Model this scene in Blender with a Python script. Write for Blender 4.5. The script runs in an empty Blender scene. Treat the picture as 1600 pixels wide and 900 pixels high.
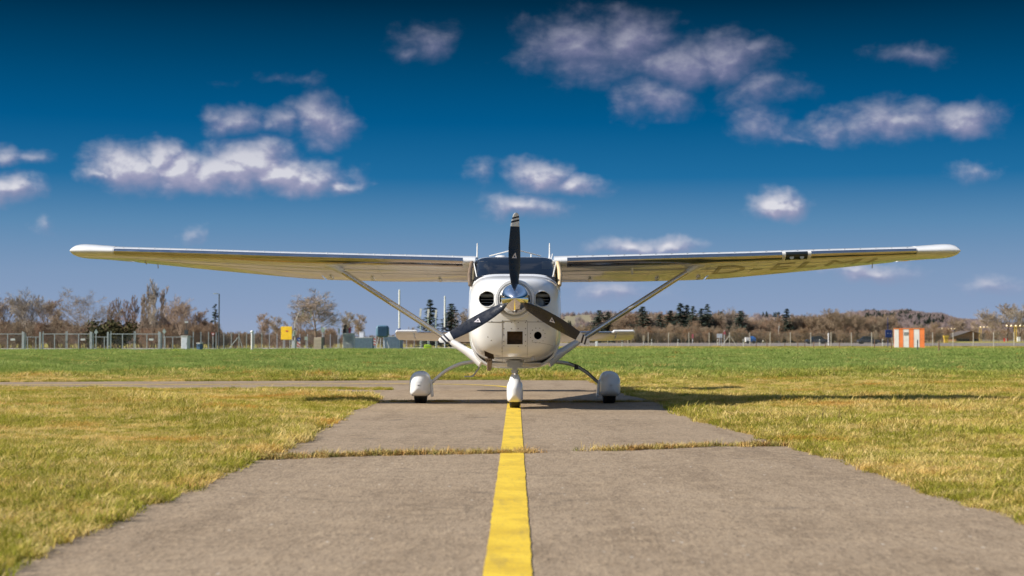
import bpy, bmesh, math, random
import numpy as np
from mathutils import Vector, Matrix

random.seed(7); rng = np.random.default_rng(7)
scene = bpy.context.scene
COL = scene.collection
F = 2450.0; HZ = 536.0; VX = 806.0; CH = 0.79          # focal length, horizon row, vanishing column, camera height
EXP = 0.8
R = math.radians

# ------------------------------------------------------------------ helpers
def lin(r, g, b):
    f = lambda c: (c/255/12.92) if c/255 <= .04045 else ((c/255+.055)/1.055)**2.4
    return (f(r), f(g), f(b))
def sstep(a, b, x):
    t = np.clip((x-a)/(b-a), 0, 1); return t*t*(3-2*t)
def terrain(X, Y):
    s = sstep(-15, 10, X)
    return float(s*(.8*sstep(225, 320, Y)+.5*sstep(320, 480, Y)))
def gx(px, d): return (px-VX)/F*d
def gz(py, d): return CH+(HZ-py)*d/F
def G(px, d):
    x = gx(px, d); return Vector((x, d, terrain(x, d)))

class MB:
    def __init__(s): s.v = []; s.f = []; s.m = []
    def add(s, vs, fs, mi=0):
        o = len(s.v); s.v += [tuple(v) for v in vs]
        for f in fs: s.f.append([i+o for i in f]); s.m.append(mi)
        return s
    def box(s, c, sz, rot=None, mi=0):
        hx, hy, hz = sz[0]/2, sz[1]/2, sz[2]/2
        vs = [Vector((x, y, z)) for x in (-hx, hx) for y in (-hy, hy) for z in (-hz, hz)]
        if rot is not None: vs = [rot @ v for v in vs]
        c = Vector(c)
        return s.add([v+c for v in vs], [(0,1,3,2),(4,6,7,5),(0,4,5,1),(2,3,7,6),(0,2,6,4),(1,5,7,3)], mi)
    def ring_loft(s, rings, caps=True, closed=True, mi=0, mif=None):
        n = len(rings[0]); vs = [p for r in rings for p in r]; o = len(s.v)
        s.v += [tuple(v) for v in vs]
        for i in range(len(rings)-1):
            for j in range(n if closed else n-1):
                k = (j+1) % n
                s.f.append([o+i*n+j, o+i*n+k, o+(i+1)*n+k, o+(i+1)*n+j])
                s.m.append(mif(i, j) if mif else mi)
        if caps:
            s.f.append([o+j for j in range(n)][::-1]); s.m.append(mif(0, 0) if mif else mi)
            s.f.append([o+(len(rings)-1)*n+j for j in range(n)]); s.m.append(mif(len(rings)-2, 0) if mif else mi)
        return s
    def tube(s, pts, rad, n=8, caps=True, mi=0, flat=1.0):
        pts = [Vector(p) for p in pts]
        if not hasattr(rad, '__len__'): rad = [rad]*len(pts)
        rings = []; up = None
        for i, p in enumerate(pts):
            t = (pts[min(i+1, len(pts)-1)]-pts[max(i-1, 0)]).normalized()
            if up is None: up = Vector((0,1,0)) if abs(t.y) < .9 else Vector((0,0,1))
            a = t.cross(up).normalized(); b = a.cross(t).normalized()
            rings.append([p+(a*math.cos(2*math.pi*k/n)+b*(flat*math.sin(2*math.pi*k/n)))*rad[i] for k in range(n)])
        return s.ring_loft(rings, caps, mi=mi)
    def lathe(s, prof, axis='z', c=(0,0,0), n=24, caps=True, mi=0):
        c = Vector(c); rings = []
        for r, h in prof:
            ring = []
            for k in range(n):
                a = 2*math.pi*k/n; u, w = r*math.cos(a), r*math.sin(a)
                ring.append(c+Vector({'z': (u, w, h), 'y': (u, h, w), 'x': (h, u, w)}[axis]))
            rings.append(ring)
        return s.ring_loft(rings, caps, mi=mi)
    def build(s, name, mats, parent=None, smooth=None, loc=None):
        me = bpy.data.meshes.new(name); me.from_pydata(s.v, [], s.f)
        if not isinstance(mats, (list, tuple)): mats = [mats]
        for m in mats: me.materials.append(m)
        if len(mats) > 1: me.polygons.foreach_set('material_index', np.array(s.m, dtype=np.int32))
        fix_normals(me)
        if smooth is not None:
            me.polygons.foreach_set('use_smooth', [True]*len(me.polygons)); me.set_sharp_from_angle(angle=R(smooth))
        me.update()
        o = bpy.data.objects.new(name, me); COL.objects.link(o)
        if parent: o.parent = parent
        if loc is not None: o.location = loc
        return o
def fix_normals(me):
    bm = bmesh.new(); bm.from_mesh(me); bmesh.ops.recalc_face_normals(bm, faces=bm.faces); bm.to_mesh(me); bm.free()

def tag(o, label=None, cat=None, group=None, kind=None):
    if label: o['label'] = label
    if cat: o['category'] = cat
    if group: o['group'] = group
    if kind: o['kind'] = kind
    return o
def thing(name, label, cat, loc=(0,0,0), rz=0, group=None):
    o = bpy.data.objects.new(name, None); COL.objects.link(o); o.location = loc; o.rotation_euler.z = rz
    o.empty_display_size = .3
    return tag(o, label, cat, group)
def dup(root, loc, rz=0, sc=1, label=None):
    r = root.copy(); COL.objects.link(r); r.location = loc; r.rotation_euler.z = rz
    r.scale = (sc, sc, sc) if not hasattr(sc, '__len__') else sc
    if label: r['label'] = label
    for ch in list(root.children):
        c = ch.copy(); COL.objects.link(c); c.parent = r
        for g in list(ch.children):
            e = g.copy(); COL.objects.link(e); e.parent = c
    return r

# ------------------------------------------------------------------ node helpers
class NT:
    def __init__(s, nt): s.nt = nt
    def n(s, t, **k):
        nd = s.nt.nodes.new(t)
        for a, v in k.items(): setattr(nd, a, v)
        return nd
    def put(s, sock, v):
        if v is None: return
        if isinstance(v, bpy.types.NodeSocket): s.nt.links.new(v, sock)
        else:
            if hasattr(v, '__len__') and len(v) == 3 and sock.type == 'RGBA': v = (*v, 1)
            sock.default_value = v
    def math(s, op, a, b=None, c=None, clamp=False):
        nd = s.n('ShaderNodeMath', operation=op, use_clamp=clamp)
        for i, v in enumerate((a, b, c)): s.put(nd.inputs[i], v)
        return nd.outputs[0]
    def vec(s, op, a, b=None, c=None, out=0):
        nd = s.n('ShaderNodeVectorMath', operation=op)
        for i, v in enumerate((a, b, c)):
            if v is not None: s.put(nd.inputs[i], v)
        return nd.outputs['Value'] if op in ('LENGTH','DOT_PRODUCT') else nd.outputs[0]
    def mix(s, fac, a, b, blend='MIX'):
        nd = s.n('ShaderNodeMix', data_type='RGBA', blend_type=blend)
        s.put(nd.inputs[0], fac); s.put(nd.inputs[6], a); s.put(nd.inputs[7], b)
        return nd.outputs[2]
    def noise(s, vec, scale, detail=4, rough=.55, dist=0, out='Fac'):
        nd = s.n('ShaderNodeTexNoise'); s.put(nd.inputs['Vector'], vec)
        nd.inputs['Scale'].default_value = scale; nd.inputs['Detail'].default_value = detail
        nd.inputs['Roughness'].default_value = rough; nd.inputs['Distortion'].default_value = dist
        return nd.outputs[out] if out == 'Fac' else nd.outputs['Color']
    def smooth(s, v, a, b, to0=0, to1=1):
        nd = s.n('ShaderNodeMapRange', interpolation_type='SMOOTHSTEP')
        s.put(nd.inputs[0], v); s.put(nd.inputs[1], a); s.put(nd.inputs[2], b); s.put(nd.inputs[3], to0); s.put(nd.inputs[4], to1)
        return nd.outputs[0]
    def ramp(s, v, stops, interp='LINEAR'):
        nd = s.n('ShaderNodeValToRGB'); cr = nd.color_ramp; cr.interpolation = interp
        while len(cr.elements) < len(stops): cr.elements.new(.5)
        for e, (p, c) in zip(cr.elements, stops): e.position = p; e.color = (*c, 1)
        s.put(nd.inputs[0], v); return nd.outputs[0]

def material(name):
    m = bpy.data.materials.new(name); m.use_nodes = True
    t = NT(m.node_tree); b = m.node_tree.nodes['Principled BSDF']
    return m, t, b
def paint(name, col, rough=.4, metal=0, coat=0, var=.12, scale=3, spec=None, bump=0):
    """A painted or bare surface with a little uneven soiling and gloss."""
    m, t, b = material(name)
    tc = t.n('ShaderNodeTexCoord').outputs['Object']
    n1 = t.noise(tc, scale, 5, .6)
    k = t.smooth(n1, .3, .7, 1-var, 1+var*.4)
    hs = t.n('ShaderNodeVectorMath', operation='SCALE'); hs.inputs[0].default_value = col
    t.nt.links.new(k, hs.inputs['Scale'])
    t.put(b.inputs['Base Color'], hs.outputs[0])
    t.put(b.inputs['Roughness'], t.smooth(t.noise(tc, scale*4, 3), .3, .7, max(rough-.06, .02), rough+.08))
    b.inputs['Metallic'].default_value = metal
    b.inputs['Coat Weight'].default_value = coat; b.inputs['Coat Roughness'].default_value = .04
    if spec is not None: b.inputs['Specular IOR Level'].default_value = spec
    if bump:
        bp = t.n('ShaderNodeBump'); bp.inputs['Strength'].default_value = bump; bp.inputs['Distance'].default_value = .02
        t.put(bp.inputs['Height'], t.noise(tc, scale*6, 4)); t.put(b.inputs['Normal'], bp.outputs[0])
    return m

M = {}
M['white'] = paint('white_gloss_paint', (.77,.775,.78), .34, coat=.7, var=.06, scale=2)
M['white2'] = paint('white_plastic', (.78,.77,.74), .35, coat=.5, var=.08, scale=4)
M['lead'] = paint('polished_leading_edge', (.62,.58,.56), .16, metal=1, var=.1, scale=3)
M['strutm'] = paint('polished_strut', (.74,.71,.67), .2, metal=.75, var=.08, scale=3)
M['chrome'] = paint('polished_spinner', (.86,.85,.84), .05, metal=1, var=.04, scale=5)
M['blade'] = paint('black_blade', (.012,.014,.022), .3, coat=.25, var=.2, scale=6)
M['stripe'] = paint('black_stripe', (.02,.018,.03), .4)
M['rubber'] = paint('rubber', (.022,.021,.02), .75, var=.3, scale=9, bump=.3)
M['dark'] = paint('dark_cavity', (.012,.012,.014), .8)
M['grey'] = paint('grey_metal', (.42,.43,.44), .45, metal=.4, var=.2)
M['steel'] = paint('spring_steel', (.64,.63,.61), .35, metal=.5, var=.15)
M['lining'] = paint('cabin_lining', (.035,.038,.05), .8)
M['cream'] = paint('cream_trim', (.62,.46,.27), .6)
M['rivet'] = paint('rivet', (.16,.15,.14), .5, metal=.5)
M['emblem'] = paint('emblem_white', (.82,.78,.84), .4)
M['reg'] = paint('registration_blue', (.15,.14,.13), .38, coat=.35)
M['louvre'] = paint('intake_filter', (.17,.10,.05), .7, var=.4, scale=30)
M['exhaust'] = paint('exhaust_brown', (.16,.11,.07), .6, var=.4, scale=12)
def glass(name, tint, alpha):
    m, t, b = material(name)
    t.nt.nodes.remove(b); out = t.nt.nodes['Material Output']
    tr = t.n('ShaderNodeBsdfTransparent'); tr.inputs[0].default_value = (*tint, 1)
    gl = t.n('ShaderNodeBsdfGlossy'); gl.inputs['Roughness'].default_value = .02
    fr = t.n('ShaderNodeFresnel'); fr.inputs[0].default_value = 1.55
    mx = t.n('ShaderNodeMixShader'); t.put(mx.inputs[0], t.math('ADD', fr.outputs[0], alpha, clamp=True))
    t.nt.links.new(tr.outputs[0], mx.inputs[1]); t.nt.links.new(gl.outputs[0], mx.inputs[2])
    t.nt.links.new(mx.outputs[0], out.inputs[0]); return m
M['glass'] = glass('windscreen_glass', (.72,.78,.86), .13)
M['lens'] = glass('lamp_lens', (.5,.55,.6), .12)
M['green_lens'] = paint('green_lens', (.01,.06,.05), .1, coat=1)
M['red_lens'] = paint('red_lens', (.5,.28,.2), .15, coat=1)
def flat(k, col, rough=.55, **a): M[k] = paint(k, col, rough, **a); return M[k]
flat('galv', (.55,.58,.60), .5, metal=.3); flat('concrete_post', (.50,.47,.42), .8); flat('wood_post', (.20,.12,.07), .85, bump=.3)
flat('sign_yellow', (.80,.50,.01)); flat('sign_white', (.78,.78,.76)); flat('sign_blue', (.01,.06,.30)); flat('sign_red', (.60,.04,.03))
flat('orange', (.95,.26,.075), var=.15, scale=1.2); flat('shed_white', (.84,.82,.78), var=.12, scale=1.2); flat('navy', (.012,.035,.16)); flat('lamp_pole', (.07,.08,.09), .5)
flat('cabinet', (.62,.66,.72)); flat('bin_blue', (.09,.18,.30)); flat('beige', (.45,.38,.29), .8); flat('sign_back', (.45,.52,.50)); flat('tank', (.10,.20,.28), .5)
flat('container', (.22,.30,.40), .6); flat('lime', (.40,.62,.03), .4); flat('lime_yellow', (.75,.80,.02), .5); flat('mast_white', (.75,.75,.66)); flat('signal_green', (.42,.52,.42))
flat('barn_wall', (.24,.13,.06), .8, scale=.6); flat('barn_roof', (.11,.09,.08), .8); flat('mast_yellow', (.62,.42,.05)); flat('carpaint', (.03,.035,.05), .3, coat=1); flat('silver', (.5,.5,.52), .3, coat=1)
flat('carglass', (.02,.025,.03), .08); flat('tarp', (.02,.10,.30), .6); flat('roof_tile', (.42,.16,.09), .8); flat('wall_white', (.66,.63,.58), .8); flat('pink', (.55,.10,.14))
m_, t_, b_ = material('lamp_glow'); b_.inputs['Base Color'].default_value = (.9,.75,.45,1); b_.inputs['Emission Color'].default_value = (1,.80,.5,1); b_.inputs['Emission Strength'].default_value = 1.1; M['glow'] = m_
def wire(name, col, op):
    m, t, b = material(name); b.inputs['Base Color'].default_value = (*col, 1); b.inputs['Roughness'].default_value = .6; b.inputs['Metallic'].default_value = .3
    out = t.nt.nodes['Material Output']; tr = t.n('ShaderNodeBsdfTransparent'); mx = t.n('ShaderNodeMixShader')
    co = t.n('ShaderNodeTexCoord').outputs['Object']; sp = t.n('ShaderNodeSeparateXYZ'); t.put(sp.inputs[0], co)
    # woven diamond wires
    a = t.math('ABSOLUTE', t.math('SINE', t.math('MULTIPLY', t.math('ADD', sp.outputs[0], sp.outputs[2]), 40)))
    c = t.math('ABSOLUTE', t.math('SINE', t.math('MULTIPLY', t.math('SUBTRACT', sp.outputs[0], sp.outputs[2]), 40)))
    t.put(mx.inputs[0], t.math('MULTIPLY', t.smooth(t.math('MINIMUM', a, c), op+.08, op), .9))
    t.nt.links.new(tr.outputs[0], mx.inputs[1]); t.nt.links.new(b.outputs[0], mx.inputs[2]); t.nt.links.new(mx.outputs[0], out.inputs[0])
    return m
M['mesh'] = wire('wire_mesh', (.20,.22,.22), .12)

# ------------------------------------------------------------------ world
SUN_EL, SUN_AZ = 33.0, 11.0          # sun on the left, a little to the camera's side
sv = Vector((-math.cos(R(SUN_AZ))*math.cos(R(SUN_EL)), -math.sin(R(SUN_AZ))*math.cos(R(SUN_EL)), math.sin(R(SUN_EL))))
w = bpy.data.worlds.new('World'); scene.world = w; w.use_nodes = True
t = NT(w.node_tree); bg = w.node_tree.nodes['Background']
sky = t.n('ShaderNodeTexSky', sky_type='NISHITA', sun_disc=False, sun_elevation=R(SUN_EL), sun_rotation=R(-90-SUN_AZ), air_density=1.0, dust_density=.6, ozone_density=2.5)
D = t.n('ShaderNodeTexCoord').outputs['Generated']
sp = t.n('ShaderNodeSeparateXYZ'); t.put(sp.inputs[0], D)
az = t.math('ARCTAN2', sp.outputs[0], sp.outputs[1]); el = t.math('ARCSINE', sp.outputs[2])
k = 1/(2**EXP)
def L(r, g, b): return tuple(c*k for c in lin(r, g, b))
stops = [(-.0,(152,166,192)), (.02,(140,160,192)), (.045,(126,153,187)), (.075,(92,138,178)), (.105,(32,109,160)), (.14,(2,89,140)), (.18,(0,68,108)), (.215,(0,44,72)), (.26,(0,40,70))]
grad = t.ramp(t.math('DIVIDE', el, .26), [(p/.26, L(*c)) for p, c in stops])
nis = t.vec('MULTIPLY', sky.outputs[0], (.085,.085,.085))
base = t.mix(t.smooth(el, .24, .55), grad, nis)
# clouds: lobes on the sky in azimuth / elevation
cl = [(905,70,90,55,.75),(985,62,75,48,.75),(1060,92,66,45,.8),(1135,88,75,40,.8),(1185,72,45,18,.5),(1020,145,52,36,.6),(1190,140,65,26,.5),(1185,188,48,32,.5),(850,60,40,30,.4),
      (205,258,70,36,1.0),(245,238,40,26,1.0),(330,268,115,32,1.0),(385,252,75,34,1.05),(480,272,75,28,.9),(535,284,34,12,.7),(150,270,36,14,.6),(275,262,70,34,1.15),(350,266,80,34,1.1),(430,268,70,30,1.1),
      (375,185,42,24,.7),(440,192,46,20,.65),(498,186,50,36,.9),
      (835,276,56,28,.85),(895,287,56,18,.75),(815,322,66,18,.65),(752,270,24,20,.4),
      (1218,325,46,24,1.0),(985,385,60,18,.9),(1050,385,44,15,.85),
      (1300,202,60,22,.6),(1400,190,100,30,.75),(1500,187,66,24,.75),(1245,215,30,10,.35),
      (1425,88,50,17,.45),(660,58,42,30,.42),(640,75,20,14,.35),(5,298,52,26,.8),(40,245,36,12,.5),(5,243,30,14,.55),
      (1530,260,28,14,.35),(1370,428,62,18,.6),(1330,422,40,12,.5),(1555,436,44,16,.42),(950,456,90,16,.42),(72,356,14,16,.32),(298,370,13,13,.38),(430,120,60,8,.2)]
cmb = t.n('ShaderNodeCombineXYZ'); t.put(cmb.inputs[0], az); t.put(cmb.inputs[1], el)
def cloud_density(p):
    warp = t.vec('SUBTRACT', t.noise(p, 22, 4, .6, out='Color'), (.5,.5,.5))
    uv = t.vec('MULTIPLY_ADD', warp, (.040,.026,0), p)
    dens = None
    for (cx, cy, rx, ry, wt) in cl:
        u0 = math.atan((cx-VX)/F); v0 = math.atan((HZ-cy)/F*math.cos(u0)); a = rx/F*1.34; b = ry/F*1.30
        q = t.vec('MULTIPLY_ADD', uv, (1/a,1/b,0), (-u0/a,-v0/b,0))
        dd = t.math('MULTIPLY_ADD', t.vec('LENGTH', q), -wt, wt)
        dens = dd if dens is None else t.math('MAXIMUM', dens, dd)
    st = t.vec('MULTIPLY', p, (.8,1.25,1))
    f = t.noise(st, 42, 10, .60, .15)
    return t.math('ADD', t.math('MULTIPLY', dens, 1.05), t.math('MULTIPLY', t.math('SUBTRACT', f, .54), .98))
d0 = cloud_density(cmb.outputs[0])
d1 = cloud_density(t.vec('ADD', cmb.outputs[0], (-.0032,.0042,0)))      # a little way towards the sun
alpha = t.math('MULTIPLY', t.smooth(d0, -.08, .84), t.smooth(el, .08, .19, .90, .70))
relief = t.math('SUBTRACT', d0, d1)
core = t.math('ADD', t.smooth(relief, -.20, .28, 0, .75), t.math('MULTIPLY', t.smooth(d0, .35, 1.15), .45), clamp=True)
ccol = t.ramp(core, [(0, L(150,149,178)), (.35, L(172,169,194)), (.68, L(198,196,211)), (1, L(229,227,233))])
ccol = t.mix(t.smooth(el, .09, .19), ccol, t.mix(.55, ccol, L(112,112,152)))
final = t.mix(alpha, base, ccol)
# loose cloud over the rest of the sky dome, above the view
hi_n = t.noise(D, 3.2, 6, .6)
hi = t.math('MULTIPLY', t.smooth(hi_n, .54, .72), t.smooth(el, .30, .5))
final = t.mix(t.math('MULTIPLY', hi, .7), final, L(205,205,215))
t.put(bg.inputs[0], final); bg.inputs[1].default_value = 1.0
w.cycles.sampling_method = 'MANUAL'; w.cycles.sample_map_resolution = 512

sl = bpy.data.lights.new('sun', 'SUN'); sl.energy = 4.2; sl.angle = R(.5); sl.color = (1,.94,.84)
so = bpy.data.objects.new('sun', sl); COL.objects.link(so); so.rotation_euler = sv.to_track_quat('Z', 'Y').to_euler(); so.location = (-30,-5,40)

# ------------------------------------------------------------------ camera
cam = bpy.data.cameras.new('camera'); co = bpy.data.objects.new('camera', cam); COL.objects.link(co)
cam.sensor_width = 36; cam.lens = 36*F/1600; cam.clip_start = .1; cam.clip_end = 9000
co.location = (0,0,CH); co.rotation_euler = (R(90)+math.atan((HZ-450)/F), 0, math.atan((VX-800)/F))
cam.dof.use_dof = True; cam.dof.focus_distance = 18.4; cam.dof.aperture_fstop = 54e-3/.0145
scene.camera = co
scene.view_settings.view_transform = 'Standard'; scene.view_settings.look = 'None'; scene.view_settings.exposure = EXP; scene.view_settings.gamma = 1
scene.cycles.use_denoising = True
try: scene.cycles.denoiser = 'OPENIMAGEDENOISE'; scene.cycles.denoising_prefilter = 'ACCURATE'
except Exception: pass
scene.cycles.volume_step_rate = 4; scene.cycles.volume_max_steps = 64; scene.cycles.volume_bounces = 0; scene.cycles.max_bounces = 6; scene.cycles.transparent_max_bounces = 12; scene.cycles.diffuse_bounces = 3; scene.cycles.glossy_bounces = 3
scene.cycles.sample_clamp_indirect = 6

# ------------------------------------------------------------------ ground
def world_pos(t): return t.n('ShaderNodeNewGeometry').outputs['Position']
def green_factor(t, pos):
    """1 where the grass is long and green (the field beyond the taxiway), 0 where it is mown and dry."""
    s = t.n('ShaderNodeSeparateXYZ'); t.put(s.inputs[0], pos)
    big = t.noise(pos, .16, 4, .6)
    y = t.math('ADD', s.outputs[1], t.math('MULTIPLY', t.math('SUBTRACT', big, .5), 12))
    g = t.smooth(y, 28, 46)
    far = t.smooth(t.math('ADD', s.outputs[1], t.math('MULTIPLY', t.math('SUBTRACT', big, .5), 60)), 165, 240)
    return t.math('SUBTRACT', g, t.math('MULTIPLY', far, .75), clamp=True), big
def grass_color(t, pos, rnd):
    g, big = green_factor(t, pos)
    mid = t.noise(pos, .9, 4, .65); fin = t.noise(pos, 5, 3, .6); pat = t.noise(t.vec('MULTIPLY', pos, (.5,.9,1)), .33, 5, .65)
    dry = t.math('ADD', t.math('MULTIPLY', t.math('SUBTRACT', mid, .5), 2.0), t.math('ADD', t.math('MULTIPLY', t.math('SUBTRACT', rnd, .5), .75), t.math('MULTIPLY', t.math('SUBTRACT', fin, .5), .9)))
    dry = t.math('ADD', dry, t.math('MULTIPLY', t.math('SUBTRACT', pat, .5), 1.8))
    k_dry = t.math('ADD', dry, t.math('MULTIPLY_ADD', g, -.55, .49), clamp=True)
    greenc = t.mix(rnd, (.20,.275,.055), (.41,.47,.15))
    greenc = t.mix(t.smooth(pat, .42, .62, 0, .55), greenc, (.12,.22,.04))
    greenc = t.mix(g, t.mix(rnd, (.27,.275,.035), (.45,.40,.065)), greenc)
    strawc = t.mix(t.smooth(fin, .3, .7), (.66,.47,.13), (.82,.65,.29))
    strawc = t.mix(t.smooth(t.noise(pos, .45, 3), .52, .68, 0, .8), strawc, (.58,.30,.05))
    return t.mix(t.smooth(k_dry, .12, .88), greenc, strawc)
m, t, b = material('meadow_ground'); pos = world_pos(t)
rn = t.noise(pos, 22, 4, .7)
c = grass_color(t, pos, rn)
c = t.mix(.35, c, (.12,.085,.035)); t.put(b.inputs['Base Color'], c); b.inputs['Roughness'].default_value = .95; b.inputs['Specular IOR Level'].default_value = .1
bp = t.n('ShaderNodeBump'); bp.inputs['Strength'].default_value = .8; bp.inputs['Distance'].default_value = .05; t.put(bp.inputs['Height'], t.noise(pos, 9, 6, .7)); t.put(b.inputs['Normal'], bp.outputs[0])
M['ground'] = m
m, t, b = material('grass_blade'); pos = world_pos(t)
oi = t.n('ShaderNodeObjectInfo').outputs['Random']
c = grass_color(t, pos, oi)
t.nt.nodes.remove(b); out = t.nt.nodes['Material Output']
d1 = t.n('ShaderNodeBsdfDiffuse'); t.put(d1.inputs[0], c); d2 = t.n('ShaderNodeBsdfTranslucent'); t.put(d2.inputs[0], c)
mx = t.n('ShaderNodeMixShader'); mx.inputs[0].default_value = .35; t.nt.links.new(d1.outputs[0], mx.inputs[1]); t.nt.links.new(d2.outputs[0], mx.inputs[2]); t.nt.links.new(mx.outputs[0], out.inputs[0])
M['grass'] = m

xs = np.unique(np.concatenate([np.linspace(-2500,-300,12), np.linspace(-300,-40,20), np.linspace(-40,40,41), np.linspace(40,300,20), np.linspace(300,2500,12)]))
ys = np.unique(np.concatenate([np.linspace(-200,0,5), np.linspace(0,220,23), np.linspace(220,480,40), np.linspace(480,3500,20)]))
mb = MB(); mb.add([(x, y, terrain(x, y)) for y in ys for x in xs], [(j*len(xs)+i, j*len(xs)+i+1, (j+1)*len(xs)+i+1, (j+1)*len(xs)+i) for j in range(len(ys)-1) for i in range(len(xs)-1)])
tag(mb.build('ground', M['ground'], smooth=60), 'flat airfield grassland, dry near the taxiway and green beyond it', kind='structure')

# taxiway outline (x, distance)
poly = [(2.3,1.0),(2.25,6.7),(2.2,9),(2.14,12),(1.98,14),(1.82,17.5),(1.92,19.5),(1.85,21),(1.75,24),(1.65,28),(1.6,33.0),(-1,33.4),(-2.8,33.0),(-6,32.4),(-10.5,31.6),(-30,30.2),(-70,28.5),
        (-70,24.5),(-30,26.2),(-9,27.2),(-5.3,26.9),(-3.9,24.8),(-2.2,23.4),(-1.95,22),(-1.9,20.5),(-1.86,17),(-1.77,11.75),(-1.78,8),(-1.8,5.5),(-1.85,1.0)]
def wobble(poly, step=.14, amp=.05, seed=3):
    r = random.Random(seed); out = []; ph = [r.uniform(0, 6) for _ in range(6)]; s = 0
    n = len(poly)
    for i in range(n):
        a = Vector(poly[i]); b = Vector(poly[(i+1) % n]); e = b-a; k = max(1, int(e.length/step)); nrm = Vector((-e.y, e.x)).normalized()
        if e.length > 15: k = max(1, int(e.length/.6))
        for j in range(k):
            q = a+e*(j/k); s += e.length/k
            o = amp*(.5*math.sin(s*1.7+ph[0])+.4*math.sin(s*4.1+ph[1])+.35*math.sin(s*9.3+ph[2]))+r.uniform(-1, 1)*amp*.3
            out.append((q.x+nrm.x*o, q.y+nrm.y*o))
    return out
tax = wobble(poly)
from mathutils.geometry import tessellate_polygon
tri = tessellate_polygon([[Vector((x, y, 0)) for x, y in tax]])
m, t, b = material('worn_taxiway'); pos = world_pos(t)
n1 = t.noise(pos, .7, 5, .6); n2 = t.noise(pos, 5, 5, .65); n3 = t.noise(pos, 90, 3, .7); n4 = t.noise(pos, 240, 2, .6)
stretch = t.vec('MULTIPLY', pos, (2.2,.35,1)); n5 = t.noise(stretch, 1.4, 4, .6)
sq = t.vec('MULTIPLY', pos, (1,.28,1)); n6 = t.noise(sq, 20, 4, .7); n3 = t.noise(sq, 46, 3, .7); n4 = t.noise(sq, 95, 3, .65)
c = t.mix(t.smooth(n1, .3, .7), (.262,.194,.128), (.338,.256,.174))
c = t.mix(t.math('MULTIPLY', t.smooth(n5, .48, .68), .6), c, (.165,.116,.072))
c = t.mix(t.math('MULTIPLY', t.smooth(n2, .46, .62), .6), c, (.37,.275,.18))
c = t.mix(t.math('MULTIPLY', t.smooth(n6, .47, .62), .36), c, (.15,.106,.066))
c = t.mix(t.smooth(n3, .40, .58, .0, .5), c, t.mix(t.smooth(n4, .38, .62), (.10,.073,.047), (.44,.335,.225)))
vor = t.n('ShaderNodeTexVoronoi', feature='F1'); t.put(vor.inputs['Vector'], t.vec('MULTIPLY', pos, (1,.4,1))); vor.inputs['Scale'].default_value = 10
c = t.mix(t.smooth(vor.outputs['Distance'], .10, .04, 0, .7), c, (.58,.51,.43))
wp = t.vec('ADD', pos, t.vec('MULTIPLY', t.vec('SUBTRACT', t.noise(pos, 1.3, 5, .65, out='Color'), (.5,.5,.5)), (.9,.9,0)))
vc = t.n('ShaderNodeTexVoronoi', feature='DISTANCE_TO_EDGE'); t.put(vc.inputs['Vector'], wp); vc.inputs['Scale'].default_value = .42
crack = t.math('MULTIPLY', t.smooth(vc.outputs['Distance'], .010, .002), t.smooth(t.noise(pos, .5, 2), .50, .60))
c = t.mix(t.math('MULTIPLY', crack, .30), c, (.06,.048,.035))
oil = t.math('MULTIPLY', t.smooth(t.noise(pos, 1.9, 3, .5), .66, .74), .45); c = t.mix(oil, c, (.11,.088,.068))
t.put(b.inputs['Base Color'], c); b.inputs['Roughness'].default_value = .9; b.inputs['Specular IOR Level'].default_value = .25
bp = t.n('ShaderNodeBump'); bp.inputs['Strength'].default_value = .7; bp.inputs['Distance'].default_value = .006
t.put(bp.inputs['Height'], t.math('ADD', n3, t.math('MULTIPLY', n2, 1.5))); t.put(b.inputs['Normal'], bp.outputs[0]); M['taxi'] = m
mb = MB(); mb.add([(x, y, .006) for x, y in tax], [tuple(f) for f in tri]); mb.build('taxiway', M['taxi'])['kind'] = 'structure'
bpy.data.objects['taxiway']['label'] = 'worn grey brown taxiway with grass edges bending left behind the aeroplane'

m, t, b = material('yellow_line_paint'); pos = world_pos(t)
n1 = t.noise(pos, 3, 4); n3 = t.noise(pos, 70, 4, .75)
c = t.mix(t.smooth(n1, .3, .7), (.62,.41,.02), (.80,.55,.035)); c = t.mix(t.smooth(t.noise(pos, 14, 5, .7), .45, .7, 0, .5), c, (.50,.33,.03)); c = t.mix(t.smooth(n3, .56, .68, 0, .8), c, (.24,.18,.09)); c = t.mix(t.math('MULTIPLY', t.smooth(t.noise(t.vec('MULTIPLY', pos, (6,.8,1)), 1.5, 4, .6), .55, .72), .35), c, (.20,.15,.06))
t.put(b.inputs['Base Color'], c); b.inputs['Roughness'].default_value = .75
bp = t.n('ShaderNodeBump'); bp.inputs['Strength'].default_value = .4; bp.inputs['Distance'].default_value = .004; t.put(bp.inputs['Height'], n3); t.put(b.inputs['Normal'], bp.outputs[0]); M['yline'] = m
ctrl = [(-.027,1),(-.027,14),(-.027,22),(-.03,26),(-.10,27.6),(-.42,28.8),(-1.1,29.7),(-2.3,30.1),(-4.5,29.9),(-9.5,29.3),(-30,28.2),(-70,26.5)]
def catmull(P, n=14):
    P = [Vector(p) for p in P]; out = []
    for i in range(len(P)-1):
        a, b, c, d = P[max(i-1,0)], P[i], P[i+1], P[min(i+2,len(P)-1)]
        for j in range(n):
            u = j/n; out.append(.5*((2*b)+(c-a)*u+(2*a-5*b+4*c-d)*u*u+(3*b-a-3*c+d)*u**3))
    out.append(P[-1]); return out
cl_ = catmull([(-.027,1+i*1.5) for i in range(16)]+ctrl[3:]); rr = random.Random(2)
L_, R_ = [], []
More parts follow.
